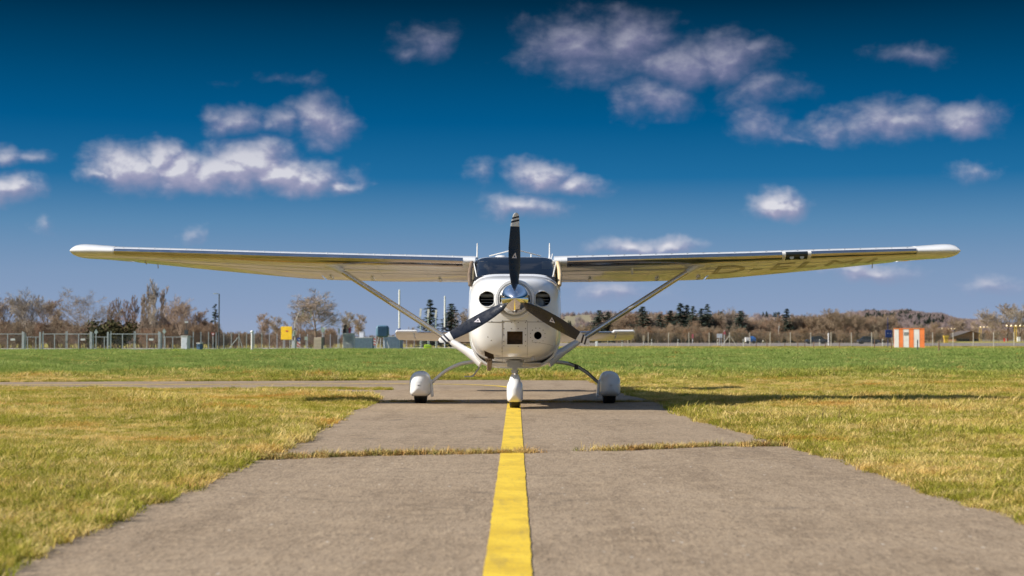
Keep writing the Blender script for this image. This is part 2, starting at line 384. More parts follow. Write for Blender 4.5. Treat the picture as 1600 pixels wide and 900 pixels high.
for i, p in enumerate(cl_):
    tn = (cl_[min(i+1,len(cl_)-1)]-cl_[max(i-1,0)]).normalized(); nn = Vector((-tn.y, tn.x)); hw = .083
    L_.append((p+nn*(hw+rr.uniform(-.0025,.0025))).to_3d()+Vector((0,0,.010))); R_.append((p-nn*(hw+rr.uniform(-.0025,.0025))).to_3d()+Vector((0,0,.010)))
mb = MB(); n = len(cl_); mb.add(L_+R_, [(i, i+1, n+i+1, n+i) for i in range(n-1)]); o = mb.build('road_marking', M['yline']); o['kind'] = 'structure'; o['label'] = 'solid yellow taxi centre line'

def strip(name, rows, mat, label, dz=.03):
    mb = MB(); n = len(rows)
    vs = [(x, y, terrain(x, y)+dz) for r in rows for x, y in r]; k = len(rows[0])
    mb.add(vs, [(i*k+j, i*k+j+1, (i+1)*k+j+1, (i+1)*k+j) for i in range(n-1) for j in range(k-1)])
    o = mb.build(name, mat); o['kind'] = 'structure'; o['label'] = label; return o
M['road'] = paint('far_road', (.24,.20,.17), .9, scale=.2)
strip('road', [[(x, y) for y in np.linspace(262, 312, 9)] for x in np.linspace(5, 330, 80)], M['road'], 'pale perimeter road beyond the right fence')
strip('access_road', [[(x, y+ (x+60)*.55) for y in (176,190,214,238)] for x in np.linspace(-140, -8, 40)], paint('access_road_surface', (.44,.40,.36), .9, scale=.2), 'pale access road behind the gates')

# ------------------------------------------------------------------ instancer for stuff
def instancer(name, pts, rotz, scl, idx, protos, label, tilt=None):
    me = bpy.data.meshes.new(name); me.vertices.add(len(pts)); me.vertices.foreach_set('co', np.asarray(pts, dtype=np.float32).ravel())
    rot = np.zeros((len(pts), 3), np.float32); rot[:, 2] = rotz
    if tilt is not None: rot[:, :2] = tilt
    for an, ty, data in (('rot', 'FLOAT_VECTOR', rot), ('scl', 'FLOAT_VECTOR', np.asarray(scl, np.float32)), ('pick', 'INT', np.asarray(idx, np.int32))):
        at = me.attributes.new(an, ty, 'POINT'); at.data.foreach_set('vector' if ty == 'FLOAT_VECTOR' else 'value', data.ravel())
    o = bpy.data.objects.new(name, me); COL.objects.link(o)
    ng = bpy.data.node_groups.new(name, 'GeometryNodeTree')
    ng.interface.new_socket('Geometry', in_out='INPUT', socket_type='NodeSocketGeometry'); ng.interface.new_socket('Geometry', in_out='OUTPUT', socket_type='NodeSocketGeometry')
    N = ng.nodes; LK = ng.links.new
    gi = N.new('NodeGroupInput'); go = N.new('NodeGroupOutput'); iop = N.new('GeometryNodeInstanceOnPoints'); jn = N.new('GeometryNodeJoinGeometry')
    for p in reversed(protos):
        ob = N.new('GeometryNodeObjectInfo'); ob.inputs['Object'].default_value = p; ob.inputs['As Instance'].default_value = True
        LK(ob.outputs['Geometry'], jn.inputs[0])
    def attr(nm, ty):
        a = N.new('GeometryNodeInputNamedAttribute'); a.data_type = ty; a.inputs['Name'].default_value = nm; return a.outputs[0]
    LK(gi.outputs[0], iop.inputs['Points']); LK(jn.outputs[0], iop.inputs['Instance']); iop.inputs['Pick Instance'].default_value = True
    LK(attr('pick', 'INT'), iop.inputs['Instance Index'])
    er = N.new('FunctionNodeEulerToRotation'); LK(attr('rot', 'FLOAT_VECTOR'), er.inputs[0]); LK(er.outputs[0], iop.inputs['Rotation'])
    LK(attr('scl', 'FLOAT_VECTOR'), iop.inputs['Scale']); LK(iop.outputs[0], go.inputs[0])
    md = o.modifiers.new('scatter', 'NODES'); md.node_group = ng
    tag(o, label, kind='stuff'); return o
def raw_mesh(name, v, f, mat):
    me = bpy.data.meshes.new(name); me.from_pydata(v, [], f); me.materials.append(mat); return me
def tuft(i, nb, rad, h0, h1, wid, lean, mat):
    r = random.Random(100+i); v = []; f = []
    for _ in range(nb):
        a = r.uniform(0, 6.283); q = rad*math.sqrt(r.random()); bx, by = q*math.cos(a), q*math.sin(a)
        th = r.uniform(0, 6.283); h = r.uniform(h0, h1); ln = h*r.uniform(.1, lean); dx, dy = math.cos(th), math.sin(th)
        w0 = wid*r.uniform(.7, 1.3); px, py = -dy*w0/2, dx*w0/2; o = len(v)
        for (s, hh, ww) in ((0,0,1),(.35,.6,.85),(1,1,.1)):
            cx, cy = bx+dx*ln*s, by+dy*ln*s
            v += [(cx-px*ww, cy-py*ww, h*hh-.005), (cx+px*ww, cy+py*ww, h*hh-.005)]
        f += [(o,o+1,o+3,o+2),(o+2,o+3,o+5,o+4)]
    return bpy.data.objects.new('grass_tuft', raw_mesh('grass_tuft', v, f, mat))
near = [tuft(i, 50, .085, .018, .05, .0055, 1.8, M['grass']) for i in range(6)]
farT = [tuft(20+i, 40, .12, .05, .14, .011, 1.3, M['grass']) for i in range(5)]
def in_poly(P, x, y):
    ins = np.zeros(len(x), bool); P = np.asarray(P); n = len(P)
    for i in range(n):
        x0, y0 = P[i]; x1, y1 = P[(i+1) % n]
        c = (y0 > y) != (y1 > y)
        if c.any(): ins ^= c & (x < (x1-x0)*(y-y0)/((y1-y0) if y1 != y0 else 1e-9)+x0)
    return ins
def wedge(n, d0, d1, side=.40):
    d = np.sqrt(rng.random(n)*(d1*d1-d0*d0)+d0*d0); x = (rng.random(n)*2-1)*(side*d+.6); return x, d
PT, SC, IX = [], [], []
def zone(dens, d0, d1, s0, s1, zs, side=.40):
    n = int(dens*(side*(d1*d1-d0*d0)+1.2*(d1-d0))); x, d = wedge(n, d0, d1, side)
    keep = ~in_poly(tax, x, d) if d0 < 34 else np.ones(n, bool)
    x, d = x[keep], d[keep]; s = rng.uniform(s0, s1, len(x))*(1+.35*np.sin(x*.9+1.3*np.sin(d*.31))*np.sin(d*.47+1.7*np.sin(x*.23))+.2*np.sin(x*2.3+d*.9))
    z = np.array([terrain(a, b) for a, b in zip(x, d)]) if d1 > 220 else np.zeros(len(x))
    return np.c_[x, d, z], np.c_[s, s, s*zs*rng.uniform(.6, 1.25, len(x))]
P1, S1 = zone(520, 3.5, 14, .8, 1.25, 1.0); P2, S2 = zone(260, 14, 34, .9, 1.5, 1.0)
def strip_tufts(pts, n, wdt, s0, s1, zs, gaps=()):
    pts = [Vector(p) for p in pts]; tot = []; segs = [(pts[i+1]-pts[i]).length for i in range(len(pts)-1)]
    for _ in range(n):
        u = rng.random(); 
        if any(a < u < b and rng.random() < .93 for a, b in gaps): continue
        q = u*sum(segs); i = 0
        while q > segs[i] and i < len(segs)-1: q -= segs[i]; i += 1
        p = pts[i].lerp(pts[i+1], q/segs[i]); tot.append((p.x+rng.normal(0, .02), p.y+rng.normal(0, wdt*(.55+.7*math.sin(u*23)**2)), .004))
    s = rng.uniform(s0, s1, len(tot)); return np.array(tot), np.c_[s*.6, s*.6, s*zs]
J1, T1 = strip_tufts([(-1.8,10.6),(-1.0,11.0),(0,11.25),(.9,11.6),(1.5,12.0),(2.2,12.0)], 460, .04, .6, 1.45, .72, gaps=((.47,.60),))
J2, T2 = strip_tufts([(-2.0,20.9),(-1,20.9),(0,20.75),(1,20.8),(2.0,21.0)], 420, .05, .6, 1.0, .9, gaps=((.30,.47),))
J3, T3 = strip_tufts([(-4.4,26.6),(-3.2,26.6),(-2.1,26.4)], 420, .14, .7, 1.2, 1.1)
m, t, b = material('dry_joint_grass'); oi = t.n('ShaderNodeObjectInfo').outputs['Random']
t.put(b.inputs['Base Color'], t.ramp(oi, [(0,(.20,.22,.04)),(.3,(.42,.32,.09)),(.65,(.60,.42,.15)),(1,(.46,.24,.07))])); b.inputs['Roughness'].default_value = .9
joint = [tuft(60+i, 40, .08, .016, .055, .0055, 1.9, m) for i in range(4)]
PJ = np.r_[J1, J2]; SJ = np.r_[T1, T2]
instancer('joint_grass', PJ, rng.uniform(0, 6.28, len(PJ)), SJ, rng.integers(0, 4, len(PJ)), joint, 'dry straw grass growing in the cross joints of the taxiway', tilt=rng.normal(0, .15, (len(PJ), 2)))
P1 = np.r_[P1, P2, J3]; S1 = np.r_[S1, S2, T3]
instancer('mown_grass', P1, rng.uniform(0, 6.28, len(P1)), S1, rng.integers(0, 6, len(P1)), near, 'short dry mown grass along the taxiway edges', tilt=rng.normal(0, .12, (len(P1), 2)))
P3, S3 = zone(40, 33.6, 90, 1.0, 1.9, .62, .39); P4, S4 = zone(4.2, 90, 250, 2.2, 4.2, .36, .37)
P3 = np.r_[P3, P4]; S3 = np.r_[S3, S4]
keep = ~((P3[:,0] < -6) & (P3[:,1] > 168+(P3[:,0]+60)*.45)); P3, S3 = P3[keep], S3[keep]
instancer('meadow_grass', P3, rng.uniform(0, 6.28, len(P3)), S3, rng.integers(0, 5, len(P3)), farT, 'long green meadow grass beyond the taxiway')
# ------------------------------------------------------------------ the aeroplane (local y = distance behind the propeller disc)
YP = 18.15
air = thing('light_aircraft', 'white high-wing propeller aeroplane parked nose-on over the yellow taxi line', 'aeroplane', (-.012, YP, 0))
def SE(y, w, zt, zb, nt=4.0, nb=3.4, n=48, zc=None):
    """closed super-elliptic ring: half width w, top zt, bottom zb"""
    zc = (zt+zb)/2 if zc is None else zc; out = []
    for k in range(n):
        a = 2*math.pi*k/n; c, s = math.cos(a), math.sin(a); e = 2/(nt if s >= 0 else nb)
        x = w*math.copysign(abs(c)**e, c); z = zc+((zt-zc) if s >= 0 else (zc-zb))*math.copysign(abs(s)**e, s)
        out.append(Vector((x, y, z)))
    return out
SZ = 1.297
cowl_secs = [(.085,.205,1.50,1.09,2.0,2.0,SZ),(.10,.255,1.512,1.0,2.2,2.1,1.26),(.125,.335,1.522,.85,2.6,2.4,1.2),(.165,.41,1.535,.75,3.1,2.6,1.14),(.23,.462,1.548,.68,3.6,2.7,1.09),
             (.33,.503,1.562,.635,3.8,2.8,1.07),(.47,.532,1.577,.608,4.0,2.8,1.06),(.66,.551,1.592,.59,4.2,2.8,1.05),(.90,.563,1.607,.56,4.3,2.85,1.05),(1.16,.570,1.624,.535,4.4,2.9,1.05),(1.18,.570,1.625,.533,4.4,2.9,1.05)]
mb = MB(); mb.ring_loft([SE(y, w_, zt, zb, a, b, 96, zc) for y, w_, zt, zb, a, b, zc in cowl_secs])
cowl = mb.build('cowling', [M['white'], M['dark'], M['rivet']], air, smooth=50)
def interp_secs(secs, y):
    ys_ = [s[0] for s in secs]; return [float(np.interp(y, ys_, [s[i] for s in secs])) for i in range(len(secs[0]))]
from mathutils.bvhtree import BVHTree
cb = BVHTree.FromPolygons(mb.v, mb.f)
def on_cowl(x, z, off=.002):
    h = cb.ray_cast(Vector((x, -1, z)), Vector((0,1,0)))
    return (h[0]-Vector((0,off,0)), h[1]) if h[0] else (None, None)
# recesses: two cooling inlets, carburettor intake, round hole, exhaust notch
def cutter(outline, y0, y1, mat):
    m_ = MB(); m_.ring_loft([[Vector((x, y0, z)) for x, z in outline], [Vector((x, y1, z)) for x, z in outline]])
    return m_.build('cutter', mat, air)
def inlet_outline(s):
    pts = []
    for k in range(28):
        a = 2*math.pi*k/28; x = .322+.098*math.cos(a); z = 1.303+.092*math.sin(a)
        x = max(x, .238); pts.append((s*x, z))
    return pts
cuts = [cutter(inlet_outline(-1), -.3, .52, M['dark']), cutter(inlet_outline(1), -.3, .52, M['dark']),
        cutter([(-.09,.775),(.092,.775),(.092,.925),(-.09,.925)], -.3, .24, M['white']),
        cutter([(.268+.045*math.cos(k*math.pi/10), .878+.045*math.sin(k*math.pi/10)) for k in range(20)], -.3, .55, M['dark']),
        cutter([(-.36,.5),(-.25,.5),(-.25,.655),(-.36,.70)], -.3, .75, M['exhaust'])]
for c_ in cuts:
    md = cowl.modifiers.new('cut', 'BOOLEAN'); md.operation = 'DIFFERENCE'; md.object = c_; md.solver = 'EXACT'; md.material_mode = 'TRANSFER'
dg = bpy.context.evaluated_depsgraph_get(); me = bpy.data.meshes.new_from_object(cowl.evaluated_get(dg)); cowl.modifiers.clear(); cowl.data = me; me.name = 'cowling'
me.polygons.foreach_set('use_smooth', [True]*len(me.polygons)); me.set_sharp_from_angle(angle=R(40))
for c_ in cuts: bpy.data.objects.remove(c_)
def decal_quad(mb, x, z, r, n=6):
    p, nn = on_cowl(x, z, .0015)
    if p is None: return
    q = nn.to_track_quat('Z', 'Y').to_matrix()
    mb.add([p+nn*.002]+[p+q @ Vector((r*math.cos(2*math.pi*k/n), r*math.sin(2*math.pi*k/n), 0))+nn*.0005 for k in range(n)], [(0, 1+k, 1+(k+1) % n) for k in range(n)])
rv = MB()
for x, z in [(-.128,1.03),(-.04,1.03),(.04,1.03),(.125,1.03),(-.128,.958),(-.04,.958),(.04,.958),(.125,.958),(-.128,.885),(.125,.885),(-.128,.81),(.125,.81),(-.128,.757),(.125,.757),(.04,.75),(-.14,1.047),(-.27,1.042),(.135,1.047),(.27,1.045),(0,1.047),(-.315,.86),(-.275,.82),(-.15,.73),(-.15,.69)]: decal_quad(rv, x, z, .0072)
for k in range(12):
    a = 2*math.pi*(k+.5)/12; decal_quad(rv, .268+.088*math.cos(a), .878+.088*math.sin(a), .0065)
for k in range(9): decal_quad(rv, -.46-.0*k, .70+.06*k, .004); decal_quad(rv, .46, .70+.06*k, .004)
bm = bmesh.new(); bm.from_mesh(cowl.data)
ri = [i for i, m_ in enumerate(cowl.data.materials) if m_ == M['rivet']][0]; vv = [bm.verts.new(v) for v in rv.v]
for f in rv.f: bm.faces.new([vv[i] for i in f]).material_index = ri
bm.to_mesh(cowl.data); bm.free()
def seam(pts, wdt=.0035, mat='rivet', name='panel_seam'):
    m_ = MB()
    P = [on_cowl(x, z, .0012)[0] for x, z in pts]; P = [p for p in P if p]
    if len(P) > 1: m_.tube(P, wdt/2, 4); m_.build(name, M[mat], cowl)
seam([(x, 1.035) for x in np.linspace(-.44, -.15, 16)], .006); seam([(x, 1.035) for x in np.linspace(.15, .44, 16)], .004)
seam([(-.148, z) for z in np.linspace(.56, 1.045, 24)], .004); seam([(.146, z) for z in np.linspace(.56, 1.045, 24)], .003); seam([(x, 1.047) for x in np.linspace(-.148, .146, 12)], .004)
seam([(x, .80-.45*(x-.15)*(x-.15)) for x in np.linspace(.2, .45, 12)], .0025)
for k in range(1):
    g = MB(); g.box((0,.235,.85), (.19,.012,.16))
    for i in range(9): g.box((0,.222,.783+i*.0165), (.18,.012,.005), Matrix.Rotation(R(35), 3, 'X'))
    for i in range(13): g.box((-.084+i*.014,.215,.85), (.003,.006,.15))
    g.build('intake_filter', M['louvre'], cowl)
g = MB(); g.lathe([(.0,.30),(.03,.29),(.06,.30),(.072,.33),(.07,.40)], 'y', (.285,0,1.262), 20); g.build('alternator', M['galv'], cowl, smooth=40)
for s in (-1, 1):
    g = MB()
    for i in range(5): g.box((s*.32,.36,1.235+i*.033), (.16,.10,.008))
    g.box((s*.33,.30,1.35), (.17,.05,.02)); g.build('cylinder_fins', M['grey'], cowl)
    g = MB(); ol = inlet_outline(s); pts = []
    for x, z in ol+ol[:1]:
        p, nn = on_cowl(s*.322+(x-s*.322)*1.02, 1.303+(z-1.303)*1.02, .0)
        pts.append(p)
    g.tube(pts, .007, 6, caps=False); g.build('inlet_lip', M['white'], cowl, smooth=60)
g = MB(); g.lathe([(.205,.09),(.232,.10),(.236,.06),(.225,.035),(.20,.035),(.195,.06)], 'y', (0,0,SZ), 48); g.build('spinner_ring', M['white'], cowl, smooth=40)
g = MB()
for i, x in enumerate((-.345,-.315,-.29)): g.tube([(x,.6,.60),(x,1.1,.56)], .012, 8)
g.tube([(-.30,.7,.60),(-.31,.95,.53),(-.315,1.1,.475)], .03, 12); g.build('exhaust_pipe', M['exhaust'], cowl, smooth=40)

for s_ in (-1, 1):
    g = MB(); g.box((s_*.2,1.08,.525), (.24,.2,.010), Matrix.Rotation(R(-12), 3, 'X')); g.build('cowl_flap', M['white'], cowl)
g = MB(); g.box((-.21,.40,.612), (.05,.05,.014)); g.box((.21,.40,.605), (.04,.05,.035)); g.tube([(-.20,.42,.615),(.20,.42,.61)], .006, 6); g.build('cowl_latch', M['grey'], cowl)

# propeller
prop = bpy.data.objects.new('propeller', None); COL.objects.link(prop); prop.parent = air; prop.location = (0,0,SZ)
g = MB(); prof = [(.0005,-.345)]
for u in np.linspace(.06, 1, 16): prof.append((.188*math.sin(u*math.pi/2)**.82, -.345+.39*u**1.25))
prof += [(.188,.065),(.15,.07)]
g.lathe(prof, 'y', n=64); g.build('spinner', M['chrome'], prop, smooth=50)
bl_r = [.12,.17,.22,.30,.40,.50,.60,.70,.80,.845,.85,.895,.896,.918,.919,.938,.939,.960,.961,.98,.995,1.003]
def proj_w(r): return float(np.interp(r, [.12,.17,.22,.30,.45,.6,.75,.85,.93,.98,1.003], [.06,.085,.098,.118,.14,.138,.122,.105,.09,.066,.03]))
for k in range(3):
    rot = Matrix.Rotation(R(120*k), 3, 'Y'); rings = []
    for r in bl_r:
        pit = R(float(np.interp(r, [.12,.3,.6,1.0], [48,36,24,17]))); cw = proj_w(r)/math.cos(pit); th = float(np.interp(r, [.12,.25,.6,1.0], [.055,.03,.017,.007]))
        cx0 = float(np.interp(r, [.12,.3,.6,.9,1.003], [0,-.004,-.004,.004,.016])); ring = []
        for j in range(16):
            a = 2*math.pi*j/16; u = math.cos(a)*cw/2; hh = math.sin(a)*th/2*(1.25 if math.sin(a) > 0 else .75)*(.55+.45*abs(math.sin(a)))
            x = cx0+u*math.cos(pit)+hh*math.sin(pit); y = -hh*math.cos(pit)+u*math.sin(pit)
            sl_ = .25*u if .88 < r < .965 else 0     # slanted tip bands
            ring.append(rot @ Vector((x, y, r+sl_)))
        rings.append(ring)
    def mi(i, j):
        r = (bl_r[i]+bl_r[i+1])/2
        return 0 if r < .847 else (2 if (.896 < r < .918 or .939 < r < .960) else 1)
    g = MB(); g.ring_loft(rings, mif=mi); b_ = g.build('blade', [M['blade'], M['white2'], M['stripe']], prop, smooth=50)
    e = MB(); y0 = -.030
    def tri3(s, zc): return [Vector((-.030*s-.004, y0-.012*s, zc-.030*s)), Vector((.026*s-.004, y0+.010*s, zc-.030*s)), Vector((.012*s-.004, y0, zc+.036*s))]
    A, B_ = tri3(1, .505), tri3(.42, .498)
    e.add([rot @ p for p in A+B_], [(0,1,4,3),(1,2,5,4),(2,0,3,5)]); e.build('emblem', M['emblem'], b_)

# cabin and tail boom
fus_secs = [(1.185,.570,1.625,.478,4.4,3.0,1.05),(1.25,.572,1.645,.476,4.7,3.05,1.05),(1.32,.572,1.69,.474,5.2,3.1,1.06),(1.45,.570,1.772,.472,5.6,3.3,1.08),(1.58,.566,1.842,.47,6.2,3.8,1.1),(1.66,.562,1.874,.47,7,4,1.12),(1.75,.562,1.885,.47,7.5,4,1.12),
            (2.2,.562,1.885,.47,7,4,1.12),(2.8,.556,1.86,.472,6,4,1.1),(3.25,.54,1.80,.485,5,3.8,1.08),(3.8,.47,1.66,.55,4,3.4,1.08),(4.6,.36,1.48,.66,3.2,3,1.06),(5.6,.235,1.33,.80,2.8,2.6,1.06),(6.6,.13,1.22,.92,2.4,2.4,1.07),(7.5,.055,1.16,1.0,2.2,2.2,1.08)]
NF = 96
def is_ws(y, a):  # windscreen: upper front, between the door posts
    return 1.25 <= y < 1.66 and (R(30) < a < R(150) if y < 1.32 else R(13) < a < R(167))
def fus_loft(secs, inset=0, hole=True, keep=False):
    m_ = MB(); rings = [SE(y, w_-inset, zt-inset, zb+inset, a, b, NF, zc) for y, w_, zt, zb, a, b, zc in secs]
    vs = [p for r in rings for p in r]; fs = []
    for i in range(len(rings)-1):
        yc = (secs[i][0]+secs[i+1][0])/2
        for j in range(NF):
            k_ = (j+1) % NF; a = 2*math.pi*(j+.5)/NF; ws = is_ws(yc, a)
            if (hole and not ws and not keep) or (not hole and not keep) or (keep and ws): fs.append((i*NF+j, i*NF+k_, (i+1)*NF+k_, (i+1)*NF+j))
    if not keep:
        fs.append(tuple(range(NF))[::-1]); fs.append(tuple((len(rings)-1)*NF+j for j in range(NF)))
    used = sorted({i for f in fs for i in f}); mp = {o_: n_ for n_, o_ in enumerate(used)}
    m_.add([vs[i] for i in used], [[mp[i] for i in f] for f in fs]); return m_
fus = fus_loft(fus_secs).build('fuselage', M['white'], air, smooth=40)
fus_loft([s for s in fus_secs if s[0] < 3.3], .022).build('cabin_lining', M['lining'], fus, smooth=40)
ws = fus_loft(fus_secs, -.002, keep=True).build('windscreen', M['glass'], air, smooth=60)
for s in (-1, 1):
    g = MB(); P = [(s*.47,1.235,1.60),(s*.497,1.44,1.715),(s*.52,1.60,1.81),(s*.53,1.665,1.86)]
    g.tube(P, .008, 6); g.build('screen_frame', M['white2'], ws, smooth=50)
    g = MB(); g.tube([(s*.553,1.20,1.50),(s*.562,1.32,1.62),(s*.558,1.46,1.71),(s*.54,1.60,1.80)], [.022,.03,.028,.03], 8); g.build('door_post', M['cream'] if s > 0 else M['exhaust'], fus, smooth=50)
    g = MB(); g.box((s*.415,1.66,1.775), (.15,.012,.10), Matrix.Rotation(R(20), 3, 'X')); g.box((s*.485,1.76,1.74), (.05,.05,.15)); g.build('sun_visor', M['cream'], fus)
    g = MB(); g.box((s*.525,1.60,1.70), (.03,.06,.34), Matrix.Rotation(R(-38), 3, 'X')); g.build('cabin_post', M['cream'], fus)
    # seat
    g = MB(); g.box((s*.27,2.35,1.20), (.44,.12,.62), Matrix.Rotation(R(-12), 3, 'X')); g.box((s*.27,2.1,.92), (.44,.5,.14)); g.box((s*.27,2.42,1.58), (.24,.09,.18), Matrix.Rotation(R(-12), 3, 'X')); g.build('seat', M['lining'], fus)
    # door window and rear window
    for nm, (ya, yb) in (('door_window', (1.80, 2.38)), ('rear_window', (2.46, 3.05))):
        g = MB(); n_ = 6; vs = []
        for y in np.linspace(ya, yb, n_):
            q = interp_secs(fus_secs, y); ring = SE(y, q[1]+.004, q[2], q[3], q[4], q[5], 192, q[6])
            side = [p for p in ring if (p.x*s) > 0 and 1.28 < p.z < 1.72]; side.sort(key=lambda p: p.z)
            zz = np.linspace(1.28, 1.70, 9); vs += [(float(np.interp(z, [p.z for p in side], [p.x for p in side])), y, z) for z in zz]
        g.add(vs, [(i*9+j, i*9+j+1, (i+1)*9+j+1, (i+1)*9+j) for i in range(n_-1) for j in range(8)]); g.build(nm, M['carglass'], fus, smooth=60)
g = MB(); g.box((0,1.42,1.52), (1.02,.16,.16)); g.ring_loft([[Vector((x, y, 1.60+.03*math.cos(x*2.6))) for x in np.linspace(-.5,.5,12)]+[Vector((x, y, 1.56)) for x in np.linspace(.5,-.5,12)] for y in (1.22,1.5)]); g.build('instrument_panel', M['lining'], fus, smooth=40)

# wing
def naca(s, t_=.12, m_=.022, p_=.4):
    yt = 5*t_*(.2969*math.sqrt(s)-.126*s-.3516*s*s+.2843*s**3-.1036*s**4)
    yc = m_/p_**2*(2*p_*s-s*s) if s < p_ else m_/(1-p_)**2*(1-2*p_+2*p_*s-s*s)
    return yc+yt, yc-yt
ST = [(.50,1.600,1.822,1.63,1.620),(.6,1.600,1.825,1.63,1.620),(1.78,1.605,1.857,1.63,1.630),(2.5,1.61,1.876,1.62,1.650),(2.9,1.62,1.887,1.57,1.672),(4.07,1.66,1.928,1.36,1.775),(5.10,1.70,1.957,1.18,1.876),(5.45,1.72,1.965,1.11,1.905),(5.66,1.75,1.965,1.02,1.912)]
def wst(x):
    xs_ = [s[0] for s in ST]; yl, zl, c, zt = [float(np.interp(x, xs_, [s[i] for s in ST])) for i in (1,2,3,4)]
    return yl, zl, c, math.asin((zl-zt)/c)
def wpt(x, s, upper, off=0, ts=1.0):
    yl, zl, c, a = wst(x); u, l = naca(max(s, 0)); h = (u if upper else l)*ts
    h = h*c+(off if upper else -off); d = s*c-(off if s < .004 else 0)
    return Vector((x, yl+d*math.cos(a)+h*math.sin(a), zl-d*math.sin(a)+h*math.cos(a)))
def cosp(a, b, n): return [a+(b-a)*.5*(1-math.cos(math.pi*i/(n-1))) for i in range(n)]
def mir(p, sd): return Vector((p.x*sd, p.y, p.z))
def airfoil_ring(x, sd, s0, s1, off=0, n=26, ts=1.0):
    ss = [s0+(s1-s0)*(i/(n-1))**(1.9 if s0 == 0 else 1) for i in range(n)]
    up = [wpt(x, s, True, off, ts) for s in reversed(ss)]; lo = [wpt(x, s, False, off, ts) for s in ss]
    if s0 == 0: lo = lo[1:]
    return [mir(p, sd) for p in up+lo]
def text_mesh(body, size):
    cu = bpy.data.curves.new('registration', 'FONT'); cu.body = body; cu.size = size; cu.space_character = 1.15
    o = bpy.data.objects.new('registration', cu); COL.objects.link(o)
    dg = bpy.context.evaluated_depsgraph_get(); me = bpy.data.meshes.new_from_object(o.evaluated_get(dg)); bpy.data.objects.remove(o); return me
for sd in (-1, 1):
    xs_ = list(np.linspace(.50, 2.5, 9))+list(np.linspace(2.6, 5.10, 12))
    g = MB(); g.ring_loft([airfoil_ring(x, sd, 0, .70) for x in xs_]); wing = g.build('wing', M['white'], air, smooth=35)
    g = MB(); g.ring_loft([airfoil_ring(x, sd, .708, 1.0, -.001, 10) for x in np.linspace(.62, 2.56, 8)]); g.build('flap', M['white'], wing, smooth=35)
    g = MB(); g.ring_loft([airfoil_ring(x, sd, .708, 1.0, -.001, 10) for x in np.linspace(2.585, 5.06, 10)]); g.build('aileron', M['white'], wing, smooth=35)
    g = MB(); xt = [5.105,5.25,5.40,5.50,5.57,5.62,5.648,5.66,5.665]; tsv = [1.04,1.14,1.25,1.32,1.34,1.25,1.0,.65,.25]
    g.ring_loft([airfoil_ring(x, sd, 0, 1.0, 0, 26, q) for x, q in zip(xt, tsv)]); g.build('wing_tip', M['white'], wing, smooth=50)
    # polished leading edge skin
    def le_strip(xs2, off, su, sl_):
        rings = []
        for x in xs2:
            up = [mir(wpt(x, s, True, off), sd) for s in [su*(i/8)**1.8 for i in range(8, -1, -1)]]; lo = [mir(wpt(x, s, False, off), sd) for s in [sl_*(i/9)**1.8 for i in range(1, 10)]]
            rings.append(up+lo)
        return rings
    g = MB(); g.ring_loft(le_strip(np.linspace(.66, 5.09, 40), .003, .022, .075), caps=False, closed=False); g.build('leading_edge', M['lead'], wing, smooth=60)
    for i in range(22):
        x = .78+i*.2; a, b_ = wpt(x, .045, True), wpt(x+.012, .062, True); up = Vector((0,.1,1)).normalized()*.013
        g = MB(); th = Vector((.002,0,0)); g.add([mir(p, sd) for p in (a-th, b_-th, b_-th+up, a-th+up*.3, a+th, b_+th, b_+th+up, a+th+up*.3)], [(0,1,2,3),(4,7,6,5),(0,4,5,1),(1,5,6,2),(2,6,7,3),(3,7,4,0)])
        g.build('vortex_generator', M['grey'], wing)
    # hinge and skin joints on the underside
    g = MB()
    for x in (1.15, 1.75, 2.5, 3.1, 3.7, 4.35):
        g.tube([mir(wpt(x, s, False, .001), sd) for s in np.linspace(.09, .69, 10)], .0022, 4)
    for s in (.25, .45): g.tube([mir(wpt(x, s, False, .001), sd) for x in np.linspace(.6, 5.05, 30)], .0018, 4)
    g.build('skin_seam', M['galv'], wing)
    for x in (1.0, 1.9, 2.45):
        g = MB(); p = mir(wpt(x, .74, False, .012), sd); g.box(p, (.035,.22,.035), Matrix.Rotation(R(-7), 3, 'X')); g.build('flap_hinge', M['white2'], wing)
    g = MB(); p = mir(wpt(4.75, .8, False, .012), sd); g.tube([p+Vector((0,0,.01)), p+Vector((0,.02,-.05))], .006, 6); g.build('tie_down_ring', M['grey'], wing)
    for x in ([.90,.725] if sd < 0 else [.70,1.31]):
        p = mir(wpt(x, .028, False, .004), sd); g = MB(); g.add([p+Vector((-.035,0,.012)), p+Vector((.035,0,.012)), p+Vector((0,.012,-.016)), p+Vector((-.035,.01,.012)), p+Vector((.035,.01,.012)), p+Vector((0,.02,-.016))], [(0,1,2),(3,5,4),(0,3,4,1),(1,4,5,2),(2,5,3,0)]); g.build('vent', M['dark'], wing)
    # navigation light on the tip
    g = MB(); c0 = Vector((sd*5.60, 1.865, 1.955)); rings = []
    for i in range(7):
        a = math.pi*i/6; rr_ = .035*math.sin(a)+.001; rings.append([c0+Vector((sd*.045*math.sin(a)*max(0, math.cos(th))*1.0, -.06*math.cos(a), rr_*math.sin(th))) for th in np.linspace(0, 2*math.pi, 12, endpoint=False)])
    g.ring_loft(rings); g.build('navigation_light', M['green_lens'] if sd > 0 else M['red_lens'], wing, smooth=60)
    if sd > 0:
        g = MB(); g.ring_loft(le_strip(np.linspace(3.42, 3.71, 6), .007, .012, .06), caps=False, closed=False); lt = g.build('landing_light', M['carglass'], wing, smooth=60)
        for x in (3.40, 3.725):
            g = MB(); g.ring_loft(le_strip([x-.022, x+.022], .009, .02, .075), caps=False, closed=False); g.build('lamp_surround', M['white2'], lt, smooth=60)
        for x in (3.50, 3.63):
            g = MB(); p = wpt(x, .008, False, .012); g.lathe([(.0,.0),(.018,-.003),(.026,-.001),(.028,.01)], 'y', p, 16); g.build('lamp_bulb', M['galv'], lt, smooth=60)
